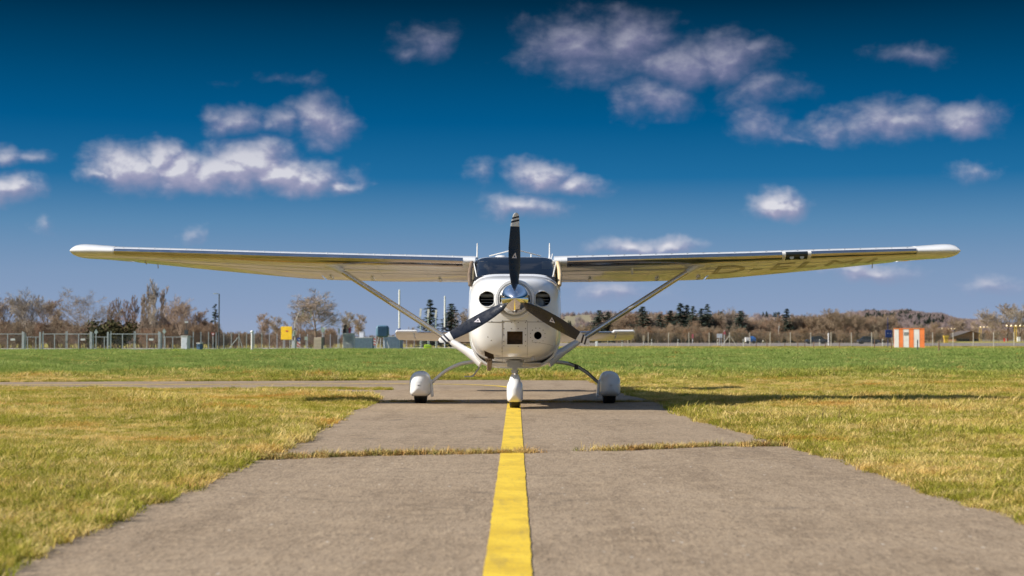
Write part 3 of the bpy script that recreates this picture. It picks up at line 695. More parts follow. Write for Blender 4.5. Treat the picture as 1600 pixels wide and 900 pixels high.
        g = MB(); p = wpt(1.50, .17, False); g.tube([p+Vector((0,0,.01)), p+Vector((0,.0,-.05)), p+Vector((0,.02,-.075))], .012, 8); g.build('fuel_vent', M['white2'], wing, smooth=50)
        me = text_mesh('D-ELMI', 1.0)
        co_ = np.empty(len(me.vertices)*3); me.vertices.foreach_get('co', co_); co_ = co_.reshape(-1, 3); x0, x1 = co_[:,0].min(), co_[:,0].max(); z0, z1 = co_[:,1].min(), co_[:,1].max()
        bm = bmesh.new(); bm.from_mesh(me); bmesh.ops.subdivide_edges(bm, edges=[e for e in bm.edges if e.calc_length() > .12], cuts=3, use_grid_fill=False); bmesh.ops.triangulate(bm, faces=bm.faces)
        for v in bm.verts:
            u = (v.co.x-x0)/(x1-x0); h = (v.co.y-z0)/(z1-z0); v.co = wpt(2.60+u*2.05, .60-.42*h, False, .004)
        bm.to_mesh(me); bm.free(); me.materials.append(M['reg']); o = bpy.data.objects.new('registration', me); COL.objects.link(o); o.parent = wing
    else:
        g = MB(); p = mir(wpt(4.85, .55, False), sd); g.tube([p, p+Vector((0,.1,-.03))], .008, 6); g.build('pitot_tube', M['grey'], wing)
    # strut with its fairings
    top = mir(wpt(2.33, .20, False, -.02), sd); bot = Vector((sd*.50, 1.72, .615))
    def blade_tube(P, ch, th, mat, nm, par):
        g = MB(); P = [Vector(p) for p in P]; ax = (P[-1]-P[0]).normalized(); cy = (Vector((0,1,0))-ax*ax.y).normalized(); nz = ax.cross(cy).normalized(); rings = []
        for p, c_, h_ in zip(P, ch, th):
            rings.append([p+cy*(c_*.5*math.cos(a))+nz*(h_*.5*math.sin(a)) for a in np.linspace(0, 2*math.pi, 20, endpoint=False)])
        g.ring_loft(rings); return g.build(nm, mat, par, smooth=60)
    L3 = lambda u: bot.lerp(top, u)
    st = blade_tube([L3(.10), L3(.97)], (.15,.15), (.068,.068), M['strutm'], 'wing_strut', air)
    blade_tube([L3(.925), L3(.96), L3(1.0), L3(1.03)], (.17,.19,.26,.34), (.075,.085,.12,.16), M['white'], 'strut_fairing', st)
    blade_tube([L3(-.05), L3(.0), L3(.06), L3(.16), L3(.165)], (.30,.24,.20,.17,.16), (.17,.13,.10,.08,.076), M['white'], 'strut_fairing', st)
    # tailplane
    def htp(x, s, up):
        c = float(np.interp(x, [0,1.97], [1.05,.70])); yl = float(np.interp(x, [0,1.97], [6.95,7.12])); u, l = naca(s, .10, 0); a = R(9.8)
        h = (u if up else l)*c; d = s*c; return Vector((sd*x, yl+d*math.cos(a)+h*math.sin(a), .962-d*math.sin(a)+h*math.cos(a)+.0*x))
    def hring(x, s0, s1, n=14):
        ss = [s0+(s1-s0)*(i/(n-1))**(1.7 if s0 == 0 else 1) for i in range(n)]
        lo = [htp(x, s, False) for s in ss]; return [htp(x, s, True) for s in reversed(ss)]+(lo[1:] if s0 == 0 else lo)
    g = MB(); g.ring_loft([hring(x, 0, .60) for x in np.linspace(.03, 1.62, 8)]); tp = g.build('tailplane', M['white'], air, smooth=40)
    g = MB(); g.ring_loft([hring(x, .61, 1.0, 8) for x in np.linspace(.12, 1.92, 8)]); g.ring_loft([hring(x, 0, .605) for x in (1.635,1.8,1.9,1.93)]); el_ = g.build('elevator', M['white'], tp, smooth=40)
    g = MB(); p = htp(1.75, .0, True); g.box(p+Vector((0,.08,.018)), (.34,.22,.045)); bv = g.build('elevator_horn', M['white'], tp); m2 = bv.modifiers.new('bevel', 'BEVEL'); m2.width = .02; m2.segments = 3
    g = MB(); g.ring_loft([[htp(x, s, True)+Vector((0,-.003,.002)) for s in (.02,.008,.003,.0)]+[htp(x, s, False)+Vector((0,-.003,-.002)) for s in (.003,.008)] for x in (.1,.8,1.55)], caps=False, closed=False); g.build('leading_edge', M['lead'], tp, smooth=60)
    # main wheels, legs and fairings
    wx = sd*1.235; wy = 2.45
    g = MB(); P = catmull([Vector((sd*q, y, z)) for q, y, z in ((.42,2.28,.56),(.55,2.30,.545),(.72,2.33,.515),(.90,2.37,.43),(1.06,2.41,.30),(1.14,2.43,.21))], 6)
    g.tube(P, [.026-.008*i/(len(P)-1) for i in range(len(P))], 12, flat=1.5); leg = g.build('landing_leg', M['steel'] if sd > 0 else M['white2'], air, smooth=60)
    if sd > 0:
        g = MB(); g.box((.80,2.34,.475), (.05,.07,.06)); g.tube([(.70,2.30,.54),(.82,2.30,.50),(.95,2.34,.42),(1.08,2.38,.30)], .006, 6); g.build('brake_line', M['stripe'], leg)
    def pant(x0, y0, secs, nm, mat, par):
        g = MB(); rings = []
        for y, w_, zt, zb in secs: rings.append([Vector((x0, y0, 0))+p for p in SE(y, w_, zt, zb, 2.3, 6.0, 40, zb+(zt-zb)*.52)])
        g.ring_loft(rings); return g.build(nm, mat, par, smooth=50)
    fair = pant(wx, wy, [(-.40,.02,.29,.21),(-.385,.062,.335,.165),(-.34,.105,.377,.128),(-.26,.130,.408,.105),(-.12,.136,.425,.097),(.05,.134,.425,.097),(.22,.118,.405,.115),(.38,.088,.37,.15),(.52,.05,.33,.20),(.60,.012,.30,.25)], 'wheel_fairing', M['white'], air)
    g = MB(); g.ring_loft([[Vector((wx, wy, 0))+p for p in SE(y, w_, z0+.006, z0-.006, 2, 2, 40)] for y, w_, z0 in ((-.40,.02,.245),(-.34,.109,.245),(-.26,.134,.245),(-.12,.140,.245),(.05,.138,.245),(.22,.122,.245),(.38,.09,.25))]); g.build('fairing_seam', M['white2'], fair, smooth=50)
    g = MB(); g.box((wx-sd*.145, wy-.04, .20), (.035,.20,.22), Matrix.Rotation(sd*R(6), 3, 'Y')); o = g.build('fairing_bracket', M['white'], fair); m2 = o.modifiers.new('bevel', 'BEVEL'); m2.width = .014; m2.segments = 3
    def wheel(x, y, r, hw, nm='wheel'):
        g = MB(); pr = [(r*.55,-hw*.9),(r*.75,-hw),(r*.93,-hw*.92),(r*.985,-hw*.7)]
        for gx_ in (-.45,-.15,.15,.45): pr += [(r,hw*(gx_-.1)),(r*.975,hw*(gx_-.07)),(r*.975,hw*(gx_+.07)),(r,hw*(gx_+.1))]
        pr += [(r*.985,hw*.7),(r*.93,hw*.92),(r*.75,hw),(r*.55,hw*.9)]
        g.lathe(pr, 'x', (x, y, r), 40, caps=True); o = g.build(nm, M['rubber'], air, smooth=35)
        g = MB(); g.lathe([(r*.5,-hw*.75),(r*.5,hw*.75)], 'x', (x, y, r), 24); g.build('hub', M['galv'], o, smooth=40); return o
    wheel(wx-sd*.0, wy, .205, .083)
# nose gear
ny = .83
nf = pant(0, ny, [(-.36,.02,.25,.17),(-.345,.05,.29,.13),(-.30,.078,.33,.098),(-.22,.094,.358,.085),(-.10,.099,.368,.08),(.05,.097,.365,.082),(.20,.085,.345,.10),(.34,.055,.33,.15),(.45,.012,.28,.23)], 'nose_wheel_fairing', M['white'], air)
g = MB(); g.ring_loft([[Vector((0, ny, 0))+p for p in SE(y, w_, .236, .226, 2, 2, 40)] for y, w_ in ((-.355,.02),(-.30,.081),(-.22,.097),(-.10,.102),(.05,.1),(.2,.088))]); g.build('fairing_seam', M['white2'], nf, smooth=50)
wheel(0, ny, .165, .064, 'nose_wheel')
g = MB(); g.tube([(0,ny-.05,.30),(0,ny-.14,.57)], .028, 16); ns = g.build('nose_strut', M['chrome'], air, smooth=50)
g = MB(); g.tube([(0,ny-.07,.345),(0,ny-.08,.40),(0,ny-.085,.415)], [.07,.05,.038], 16); g.build('strut_collar', M['white2'], ns, smooth=50)
g = MB(); q_ = Vector((0,.66,.54)); g.box(q_, (.125,.13,.085)); g.box(q_+Vector((-.075,-.02,.0)), (.03,.07,.05)); g.box(q_+Vector((.075,-.02,-.01)), (.03,.07,.06)); g.tube([q_+Vector((-.11,-.01,.03)), q_+Vector((.11,-.01,.03))], .013, 8); g.box(q_+Vector((0,-.03,-.05)), (.06,.05,.04)); g.lathe([(.045,-.07),(.04,-.11)], 'z', q_+Vector((0,.03,0)), 12); g.build('steering_fork', M['grey'], ns)
g = MB(); g.box((.0,ny+.05,.47), (.035,.03,.15), Matrix.Rotation(R(25), 3, 'X')); g.build('torque_link', M['mast_yellow'], ns)
# boarding step
g = MB(); g.tube([(-.44,2.15,.52),(-.47,2.15,.46),(-.535,2.17,.37),(-.56,2.17,.362)], .011, 8); g.box((-.60,2.17,.358), (.11,.12,.012)); g.build('boarding_step', M['grey'], air, smooth=40)
# fin, rudder and roof aerials
def fin_ring(z, s0, s1):
    u = (z-1.1)/1.6; yl = 6.35+1.15*u; c = 1.55-.75*u; ss = [s0+(s1-s0)*(i/9)**1.5 for i in range(10)]
    h = lambda s: naca(s, .09, 0)[0]*c
    return [Vector((h(s), yl+s*c, z)) for s in reversed(ss)]+[Vector((-h(s), yl+s*c, z)) for s in (ss[1:] if s0 == 0 else ss)]
g = MB(); g.ring_loft([fin_ring(z, 0, .62) for z in np.linspace(1.08, 2.60, 6)]); fin = g.build('fin', M['white'], air, smooth=40)
g = MB(); g.ring_loft([fin_ring(z, .63, 1.0) for z in np.linspace(1.0, 2.60, 6)]); g.build('rudder', M['white'], fin, smooth=40)
for s in (-1, 1):
    g = MB(); g.tube([(s*.02,7.2,2.30),(s*.42,7.32,2.205)], .0085, 6); g.build('whip_aerial', M['white2'], fin)
    g = MB(); x = -.484 if s < 0 else .447
    g.tube([(x,2.0,1.87),(x,2.0,1.93),(x,2.02,2.075)], [.014,.010,.007], 8); g.build('roof_aerial', M['white2'], fus, smooth=50)
g = MB(); g.lathe([(.085,1.872),(.08,1.895),(.05,1.912),(.001,1.918)], 'z', (-.18,1.95,0), 20); g.build('roof_dome', M['white2'], fus, smooth=50)
g = MB(); g.tube([(.21,2.1,1.87),(.21,2.1,1.94)], .008, 6); g.build('roof_aerial', M['white2'], fus)
g = MB(); g.tube([(.47,2.2,1.86),(.49,2.25,1.95)], .006, 6); g.build('roof_aerial', M['white2'], fus)

# ------------------------------------------------------------------ trees
def bark(name, col, var=.3):
    m, t, b = material(name); oi = t.n('ShaderNodeObjectInfo').outputs['Random']
    tc = t.n('ShaderNodeTexCoord').outputs['Object']
    c = t.mix(t.smooth(t.noise(tc, .8, 3), .35, .65), tuple(x*(1-var) for x in col), tuple(x*(1+var) for x in col))
    c = t.mix(t.math('MULTIPLY', oi, .5), c, tuple(x*y for x, y in zip(col, (1.25,.95,.75)))); t.put(b.inputs['Base Color'], c); b.inputs['Roughness'].default_value = .9; b.inputs['Specular IOR Level'].default_value = .15
    return m
M['twig_brown'] = bark('brown_twigs', (.29,.235,.17)); M['twig_grey'] = bark('grey_twigs', (.34,.295,.245)); M['twig_red'] = bark('russet_twigs', (.30,.225,.165)); M['twig_pale'] = bark('pale_twigs', (.40,.345,.28))
M['bark'] = bark('tree_bark', (.15,.115,.085)); M['needles'] = bark('needles', (.062,.088,.068), .3); M['evergreen'] = bark('evergreen_leaves', (.055,.055,.022), .4)
def bare_tree(seed, mat, H=10, spread=1.0, clear=.22, up=.25, nb=(10,8,8,8), ang=50, ratio=.60, wig=.13, stems=1, twig=.029, leaf=0, tl=.60, l1=.46):
    r = random.Random(seed); tr = MB(); cr = MB()
    def rv_(): return Vector((r.gauss(0,1), r.gauss(0,1), r.gauss(0,1)))
    def branch(p, d, L, rad, lev, out):
        ns = 5 if lev == 0 else (4 if lev == 1 else 3); pts = [p]; dirs = [d]
        for i in range(ns):
            d = (d+rv_()*wig*(.5 if lev == 0 else 1)+Vector((0,0,up*(.6 if lev else .2)))).normalized(); p = p+d*L/ns; pts.append(p); dirs.append(d)
        out.tube(pts, [rad*(1-.72*i/ns) for i in range(ns+1)], 6 if lev == 0 else (4 if lev == 1 else 3), caps=False)
        n_ = nb[lev]
        for k in range(n_):
            u = (clear if lev == 0 else .22)+(1-(clear if lev == 0 else .22))*((k+r.random())/n_); q = u*ns; i = min(int(q), ns-1); f = q-i
            bp_ = pts[i].lerp(pts[i+1], f); bd = dirs[i+1]
            side = bd.cross(rv_()).normalized(); a = R(ang*r.uniform(.6, 1.25)*(1-.35*u)); nd = (bd*math.cos(a)+side*math.sin(a)*spread).normalized()
            if nd.z < -.25: nd.z *= .3
            l2 = (H*l1*r.uniform(.8, 1.12)*(1-.30*u) if lev == 0 else L*ratio*r.uniform(.7, 1.15)*(1-.3*u))
            if lev+1 < len(nb): branch(bp_, nd, l2, max(rad*(.50 if lev == 0 else .42)*(1-.45*u), .010), lev+1, cr)
            else:
                e = bp_+(nd+Vector((0,0,up*.7))).normalized()*min(l2*1.25, 1.15); s_ = nd.cross(rv_()).normalized()*twig*.5
                cr.add([bp_-s_, bp_+s_, e+s_*.4, e-s_*.4], [(0,1,2,3)])
                if leaf:
                    for _ in range(leaf):
                        c_ = bp_.lerp(e, r.random()); a1 = rv_()*.07; a2 = rv_()*.07; cr.add([c_-a1, c_+a2, c_+a1, c_-a2], [(0,1,2,3)])
    for s in range(stems):
        a = r.uniform(0, 6.28); d0 = Vector((math.cos(a)*.35, math.sin(a)*.35, 1)).normalized() if stems > 1 else Vector((0,0,1))
        branch(Vector((math.cos(a)*.25*(stems > 1), math.sin(a)*.25*(stems > 1), -.05)), d0, H*(tl if stems == 1 else r.uniform(.5,.8)), .0135*H/(stems**.5), 0, tr)
    zmax = max(v[2] for v in cr.v); xs_ = sorted(v[0] for v in cr.v); wd = xs_[int(.985*len(xs_))]-xs_[int(.015*len(xs_))]
    return tr, cr, zmax, wd
def conifer(seed, mat, H=10, wid=3.6, gap=.0):
    r = random.Random(seed); tr = MB(); cr = MB(); tr.tube([(0,0,-.1),(0,0,H*.5),(0,0,H*.97)], [.19,.11,.02], 6, caps=False)
    z = H*.06
    while z < H*.985:
        u = z/H; rad = wid/2*(1-u)**.75*r.uniform(.72, 1.12)+.12
        for k in range(r.randint(5, 8)):
            if r.random() < gap: continue
            a = r.uniform(0, 6.28); l = rad*r.uniform(.6, 1.1); n_ = max(2, int(l/.22))
            for i in range(n_):
                q = (i+.6)/n_; rr_ = l*q; p = Vector((math.cos(a)*rr_, math.sin(a)*rr_, z-.30*rr_+.12*q*q*rr_+r.gauss(0,.05)))
                for _ in range(2):
                    a1 = Vector((math.cos(a), math.sin(a), -.25+r.gauss(0,.3)))*r.uniform(.18, .34); a2 = Vector((-math.sin(a), math.cos(a), r.gauss(0,.4)))*r.uniform(.10, .2); dz = Vector((0,0,-.10*r.random()))
                    cr.add([p-a1*.6, p+a2+dz, p+a1, p-a2+dz], [(0,1,2,3)])
        z += r.uniform(.18, .34)*(H/10)
    return tr, cr, H, wid
def bush(seed, H=2.4, wd=3.0, n_=900):
    r = random.Random(seed); cr = MB(); tr = MB()
    for k in range(5): a = r.uniform(0, 6.28); tr.tube([(0,0,-.05),(math.cos(a)*wd*.2, math.sin(a)*wd*.2, H*.5)], [.05,.02], 4, caps=False)
    lobes = [(Vector((r.uniform(-.5,.5)*wd*.6, r.uniform(-.5,.5)*wd*.6, H*r.uniform(.3,.68))), r.uniform(.3,.5)*H*.8) for _ in range(8)]
    for _ in range(n_):
        c_, q = r.choice(lobes); d = Vector((r.gauss(0,1), r.gauss(0,1), r.gauss(0,1))).normalized(); p = c_+d*q*r.uniform(.6, 1.1)
        if p.z < .05: continue
        a1 = Vector((r.gauss(0,1), r.gauss(0,1), r.gauss(0,1))).normalized()*.12; a2 = a1.cross(d)
        cr.add([p-a1, p+a2, p+a1, p-a2], [(0,1,2,3)])
    return tr, cr, H, wd
PROT = {}; LEAN = {}
def proto_tree(key, gen, mat):
    tr, cr, h, wd = gen
    def mesh(mb_, nm, m_):
        me = bpy.data.meshes.new(nm); me.from_pydata(mb_.v, [], mb_.f); me.materials.append(m_); return me
    LEAN[key] = -math.atan2(sum(v[1] for v in cr.v), sum(v[0] for v in cr.v))
    PROT[key] = (mesh(tr, 'trunk', M['bark'] if 'birch' not in key else M['sign_white']), mesh(cr, 'crown', M[mat]), h, wd)
proto_tree('grey', bare_tree(11, 'twig_grey', clear=.25, ang=46), 'twig_grey')
proto_tree('grey2', bare_tree(12, 'twig_grey', clear=.3, ang=42, tl=.7, l1=.36), 'twig_pale')
proto_tree('brown', bare_tree(13, 'twig_brown', clear=.2, ang=52), 'twig_brown')
proto_tree('brown2', bare_tree(14, 'twig_brown', clear=.25, ang=46, nb=(11,7,7,9), tl=.65, l1=.4), 'twig_brown')
proto_tree('red', bare_tree(15, 'twig_red', clear=.15, ang=40, tl=.65, l1=.42), 'twig_red')
proto_tree('oak', bare_tree(16, 'twig_brown', clear=.30, ang=66, up=.15, wig=.22, nb=(10,7,7,9), twig=.026, tl=.5, l1=.56), 'twig_brown')
proto_tree('round', bare_tree(17, 'twig_brown', clear=.42, ang=62, up=.14, wig=.17, nb=(13,8,8,8), twig=.026, leaf=0, tl=.62, l1=.42), 'twig_grey')
proto_tree('poplar', bare_tree(18, 'twig_pale', clear=.08, ang=26, up=.5, nb=(18,6,5,9), wig=.08, tl=.88, l1=.30), 'twig_pale')
proto_tree('poplar2', bare_tree(19, 'twig_red', clear=.08, ang=30, up=.42, nb=(16,6,5,9), wig=.1, tl=.85, l1=.30), 'twig_red')
proto_tree('birch', bare_tree(20, 'twig_red', clear=.3, ang=34, up=.2, nb=(12,6,5,8), tl=.85, l1=.28), 'twig_red')
proto_tree('shrub', bare_tree(21, 'twig_red', H=10, clear=.05, ang=46, up=.3, nb=(7,6,5,7), stems=4, twig=.04, l1=.35), 'twig_red')
proto_tree('shrub2', bare_tree(22, 'twig_brown', H=10, clear=.05, ang=46, up=.3, nb=(7,6,5,7), stems=5, twig=.04, l1=.35), 'twig_brown')
for i in range(4): proto_tree('conifer%d' % i, conifer(30+i, 'needles', wid=(4.8,6.2,4.0,5.2)[i], gap=(.05,.1,.0,.25)[i]), 'needles')
proto_tree('thin_spruce', conifer(40, 'needles', wid=2.6, gap=.55), 'needles')
proto_tree('bush', bush(50), 'evergreen')
def tree(key, px, top, d, wpx, label, group=None, name='bare_tree', cat='tree', base=None):
    tm, cm, h, wd = PROT[key]; p = G(px, d); p.z -= .05; H = gz(top, d)-p.z; sz = H/h; sz_ = H/h; sx = min(max((1.65 if 'conifer' in key else 1.18)*(wpx*d/F)/wd, .75*sz_), (1.25 if 'poplar' in key else (2.0 if 'conifer' in key else 1.5))*sz_)
    o = thing(name, label, cat, p, LEAN[key]+random.choice((-1,1))*R(90)+random.uniform(-.5,.5), group); o.scale = (sx, sx, sz)
    for nm, me in (('trunk', tm), ('crown', cm)):
        c = bpy.data.objects.new(nm, me); COL.objects.link(c); c.parent = o
    return o
GL = 'bare trees behind the gates'; GR = 'trees behind the right fence'
for a in [
 ('grey', -4, 450, 236, 52, 'bare grey tree cut by the left edge of the photo', GL), ('grey', 38, 446, 232, 66, 'wide bare grey tree above the gap left of the middle gate', GL),
 ('red', 80, 461, 244, 54, 'reddish bare tree between the grey tree and the gnarled oak', GL), ('oak', 125, 447, 214, 92, 'gnarled spreading bare oak directly above the middle gate', GL),
 ('poplar2', 172, 468, 240, 34, 'reddish slender bare tree just right of the gnarled oak', GL), ('poplar2', 184, 464, 243, 36, 'reddish slender bare tree rising over the left half of the dark bush', GL), ('poplar2', 197, 467, 238, 34, 'lower reddish slender bare tree behind the right half of the dark bush', GL),
 ('poplar2', 209, 460, 242, 36, 'reddish slender bare tree adjoining the pale poplars on their left', GL), ('poplar', 221, 452, 236, 30, 'pale poplar, shortest and leftmost of the pale poplar clump', GL),
 ('poplar', 231, 443, 238, 30, 'pale poplar just left of the tallest poplar', GL), ('poplar', 241, 434, 233, 36, 'tallest pale bare poplar above the right-hand gate', GL), ('poplar', 251, 444, 237, 30, 'pale poplar just right of the tallest poplar', GL),
 ('grey', 287, 458, 226, 52, 'bare dark grey tree behind the white cabinet', GL),
 ('red', 266, 486, 246, 44, 'low russet tree between the tallest poplar and the dark grey tree', GL),
 ('red', 313, 480, 238, 50, 'russet bushy tree left of the tall lamp post', GL), ('grey2', 412, 487, 262, 46, 'small pale bare tree above the white vent pipe', GL),
 ('grey2', 434, 492, 270, 30, 'smallest pale bare tree just left of the yellow board', GL), ('brown2', 466, 485, 238, 62, 'brown bushy tree behind the traffic signal mast', GL),
 ('grey2', 543, 485, 290, 36, 'thin hazy bare tree above the ribbed white cabinet', GL), ('grey2', 562, 489, 296, 30, 'thin hazy bare tree between the ribbed cabinet and the blue tank', GL),
 ('brown', 722, 478, 300, 40, 'bare brown tree close against the left cowling side', GL)]:
    tree(*a)
tree('round', 492, 447, 182, 92, 'round-crowned bare tree with single dark trunk behind the beige planter box', None)
for a in [('thin_spruce', 336, 474, 240, 22, 'ragged thin spruce just left of the lamp post'), ('conifer0', 672, 466, 290, 34, 'dark conifer behind the three aerial panels'), ('conifer1', 705, 472, 292, 44, 'broad dark conifer just left of the cowling')]:
    tree(*a, None, 'conifer_tree')
for px, top, wd, lb in [(158,497,50,'dark evergreen bush right of the gnarled oak'), (188,500,46,'dark evergreen bush between middle and right-hand gates')]:
    tree('bush', px, top, 206, wd, lb, 'dark evergreen bushes', 'evergreen_bush', 'bush')
for a in [('conifer2', 919, 512, 360, 16, 'tiny dark conifer close right of the cowling'), ('conifer1', 936, 483, 345, 40, 'tall dark conifer between cowling and right strut'), ('conifer0', 950, 486, 347, 28, 'dark conifer leaning on the tall one between cowling and strut'),
 ('conifer1', 1004, 477, 342, 42, 'lone dark conifer right of the right strut'), ('conifer0', 1047, 484, 350, 30, 'dark conifer left of the tall conifer cluster'), ('conifer2', 1063, 473, 345, 30, 'tallest dark conifer, left half of the twin tops'),
 ('conifer0', 1073, 475, 348, 30, 'dark conifer, right half of the twin tops'), ('conifer3', 1082, 477, 342, 26, 'sparse conifer between the twin tops and the blue-green one'), ('conifer1', 1096, 480, 350, 30, 'blue-green conifer in the middle of the right cluster'),
 ('conifer3', 1106, 474, 344, 30, 'ragged tall conifer ending the right cluster'), ('conifer2', 1127, 486, 352, 26, 'narrow conifer behind pale signboard'), ('conifer1', 1157, 484, 340, 40, 'dark conifer mixed with a bare tree above the white trailer'),
 ('conifer1', 1031, 489, 346, 30, 'dark conifer filling the gap right of the lone conifer'), ('conifer0', 969, 498, 352, 26, 'dark low conifer seen just under the right strut'), ('conifer1', 1142, 494, 346, 30, 'dark low conifer above the braced fence post'),
 ('conifer2', 1216, 487, 420, 18, 'far small conifer left of the lone spruce'), ('conifer0', 1229, 481, 345, 26, 'lone pointed spruce right of the white birch')]:
    tree(*a, 'conifers behind the right fence', 'conifer_tree')
for a in [('brown', 899, 508, 372, 44, 'low brown bare tree seen just right of the cowling'), ('brown', 968, 497, 360, 46, 'brown bare tree seen behind the right strut'), ('brown2', 985, 490, 356, 40, 'brown bare tree left of the lone conifer'),
 ('grey2', 1020, 492, 352, 36, 'pale bare tree right of the lone conifer'), ('brown2', 1036, 500, 356, 36, 'brown bare tree below the conifer cluster left end'), ('brown', 1055, 503, 338, 34, 'brown bare tree in front of the twin conifer tops'),
 ('brown2', 1088, 500, 336, 34, 'brown bare tree in front of the blue-green conifer'), ('brown', 1118, 488, 350, 42, 'reddish brown bare tree right of the conifer cluster'), ('red', 1137, 488, 348, 40, 'russet bare tree above the braced fence post'),
 ('grey', 1150, 477, 344, 48, 'tall bare tree mixed with a dark conifer above the white trailer'), ('grey2', 1180, 499, 372, 40, 'low pale bare tree above the small white house'), ('red', 1199, 497, 366, 36, 'low russet tree right of the small white house'),
 ('birch', 1217, 490, 344, 30, 'white-stemmed birch left of the lone spruce'), ('brown2', 1250, 494, 350, 50, 'brown bare tree right of the lone spruce'), ('brown', 1272, 487, 345, 66, 'wide brown bare tree on the left of the big brown grove'),
 ('brown2', 1296, 481, 340, 76, 'tallest brown bare tree in the big brown grove'), ('brown', 1320, 482, 338, 80, 'wide brown bare tree in the middle of the big brown grove'), ('brown2', 1345, 490, 340, 70, 'brown bare tree on the right of the big brown grove'),
 ('brown', 1367, 500, 345, 56, 'low brown bare tree left of the blue signboard'), ('brown2', 1402, 503, 352, 56, 'bare tree behind the orange and white shed, left part'), ('brown', 1434, 504, 356, 56, 'bare tree behind the orange and white shed, right part'),
 ('brown2', 1462, 502, 420, 56, 'bare tree between the striped shed and the barn'), ('brown', 1492, 494, 470, 80, 'spreading bare tree rising behind the barn roof'), ('grey2', 1522, 500, 475, 50, 'bare pale tree at the right end of the barn'),
 ('grey', 1547, 478, 440, 62, 'tall pale mauve tree, nearest the barn of the three'), ('brown2', 1572, 473, 445, 60, 'tall pale mauve tree in the middle of the three right of the barn'), ('grey', 1594, 471, 440, 66, 'tall pale mauve tree cut by the right edge of the photo')]:
    tree(*a, GR)

# thickets: nobody could count the stems
def sprot(key): 
    tm, cm, h, wd = PROT[key]; bm = bmesh.new(); bm.from_mesh(tm); bm.from_mesh(cm); me = bpy.data.meshes.new('thicket_clump'); bm.to_mesh(me); bm.free(); me.materials.append(cm.materials[0]); return bpy.data.objects.new('thicket_clump', me), h, wd
SH = [sprot(k_) for k_ in ('shrub','shrub2','red','brown')]
def thicket(name, spans, label, protos=SH, wide=1.0):
    pts, sc, ix = [], [], []
    for (p0, p1, top, d0, d1, n_) in spans:
        for _ in range(n_):
            px = random.uniform(p0, p1); d = random.uniform(d0, d1); p = G(px, d); H = (gz(top+random.gauss(0, 2.5)+4, d)-p.z)*random.uniform(.8, 1.06); i = random.randrange(len(protos)); s = max(H, .3)/protos[i][1]
            pts.append(p); sc.append((s*wide*1.25, s*wide*1.25, s)); ix.append(i)
    instancer(name, pts, rng.uniform(0, 6.28, len(pts)), sc, ix, [p_[0] for p_ in protos], label)
thicket('thicket', [(-120,150,500,224,262,110),(-60,330,494,246,280,120),(200,335,502,226,262,70),(335,450,516,226,300,110),(440,520,508,245,290,50),(500,640,520,290,330,70),(630,740,512,300,330,40)], 'russet and brown bare thicket under the trees behind the left fence')
thicket('undergrowth', [(870,1010,506,345,385,120),(950,1160,487,350,385,260),(960,1160,506,325,345,150),(1130,1250,496,345,385,160),(1130,1260,512,330,345,60),(1240,1390,490,345,385,220),(1240,1400,510,325,345,90),(1370,1480,508,340,400,100),(1440,1640,512,470,520,90)], 'brown bare undergrowth under the trees behind the right fence')

# hills with bare woodland
HP = [(780,534),(840,505),(885,494),(930,491),(985,490),(1040,494),(1100,499),(1150,498),(1200,495),(1250,498),(1300,495),(1345,492),(1385,491),(1430,492),(1470,496),(1495,503),(1525,506),(1570,512),(1650,508),(1800,500),(2000,505)]
def hill_z(px, u):
    top = float(np.interp(px, [h[0] for h in HP], [h[1] for h in HP])); zt = (HZ-top)*1500/F+.79
    return 1.2+(zt-1.2)*math.sin(min(1, max(0, u))*math.pi)+.5*math.sin(px*.11)*math.sin(u*9)
mb = MB(); PXS = np.linspace(780, 2000, 130); US = np.linspace(0, 1, 26)
mb.add([(gx(px, 1180+u*640), 1180+u*640, hill_z(px, u)-(0 if 0 < u < 1 else 1.0)) for u in US for px in PXS], [(j*130+i, j*130+i+1, (j+1)*130+i+1, (j+1)*130+i) for j in range(25) for i in range(129)])
m, t, b = material('hill_fields'); pos = world_pos(t)
c = t.mix(t.smooth(t.noise(pos, .012, 3), .45, .55), (.23,.165,.12), (.21,.18,.11)); t.put(b.inputs['Base Color'], c); b.inputs['Roughness'].default_value = 1
o = mb.build('hills', m, smooth=60); o['kind'] = 'structure'; o['label'] = 'low wooded hills far behind the right fence'
def puff(seed, mat, H=10, wd=8, n_=520):
    r = random.Random(seed); v = MB()
    for _ in range(n_):
        d = Vector((r.gauss(0,1), r.gauss(0,1), abs(r.gauss(0,1)))).normalized(); p = Vector((d.x*wd/2, d.y*wd/2, H*.18+d.z*H*.8))*r.uniform(.55, 1.02)
        a1 = Vector((r.gauss(0,.4), r.gauss(0,.4), 1)).normalized()*r.uniform(.5, 1.1); a2 = a1.cross(d)*.16; v.add([p-a1, p+a2, p+a1, p-a2], [(0,1,2,3)])
    return bpy.data.objects.new('wood_clump', raw_mesh('wood_clump', v.v, v.f, M[mat])), H, wd
M['hill_twig'] = bark('hazed_hill_twigs', (.235,.20,.205), .12); M['hazed_twig2'] = bark('pale_hazed_hill_twigs', (.275,.23,.225), .12)  # mauve-grey tint puts the distance haze into the twig colour
HW = [puff(1, 'hill_twig'), puff(2, 'hazed_twig2'), puff(3, 'hill_twig'), puff(4, 'hazed_twig2')]
cn = PROT['conifer1']; bm = bmesh.new(); bm.from_mesh(cn[1]); me = bpy.data.meshes.new('wood_clump'); bm.to_mesh(me); bm.free(); me.materials.append(M['needles']); HW.append((bpy.data.objects.new('wood_clump', me), 10, 4))
pts, sc, ix = [], [], []
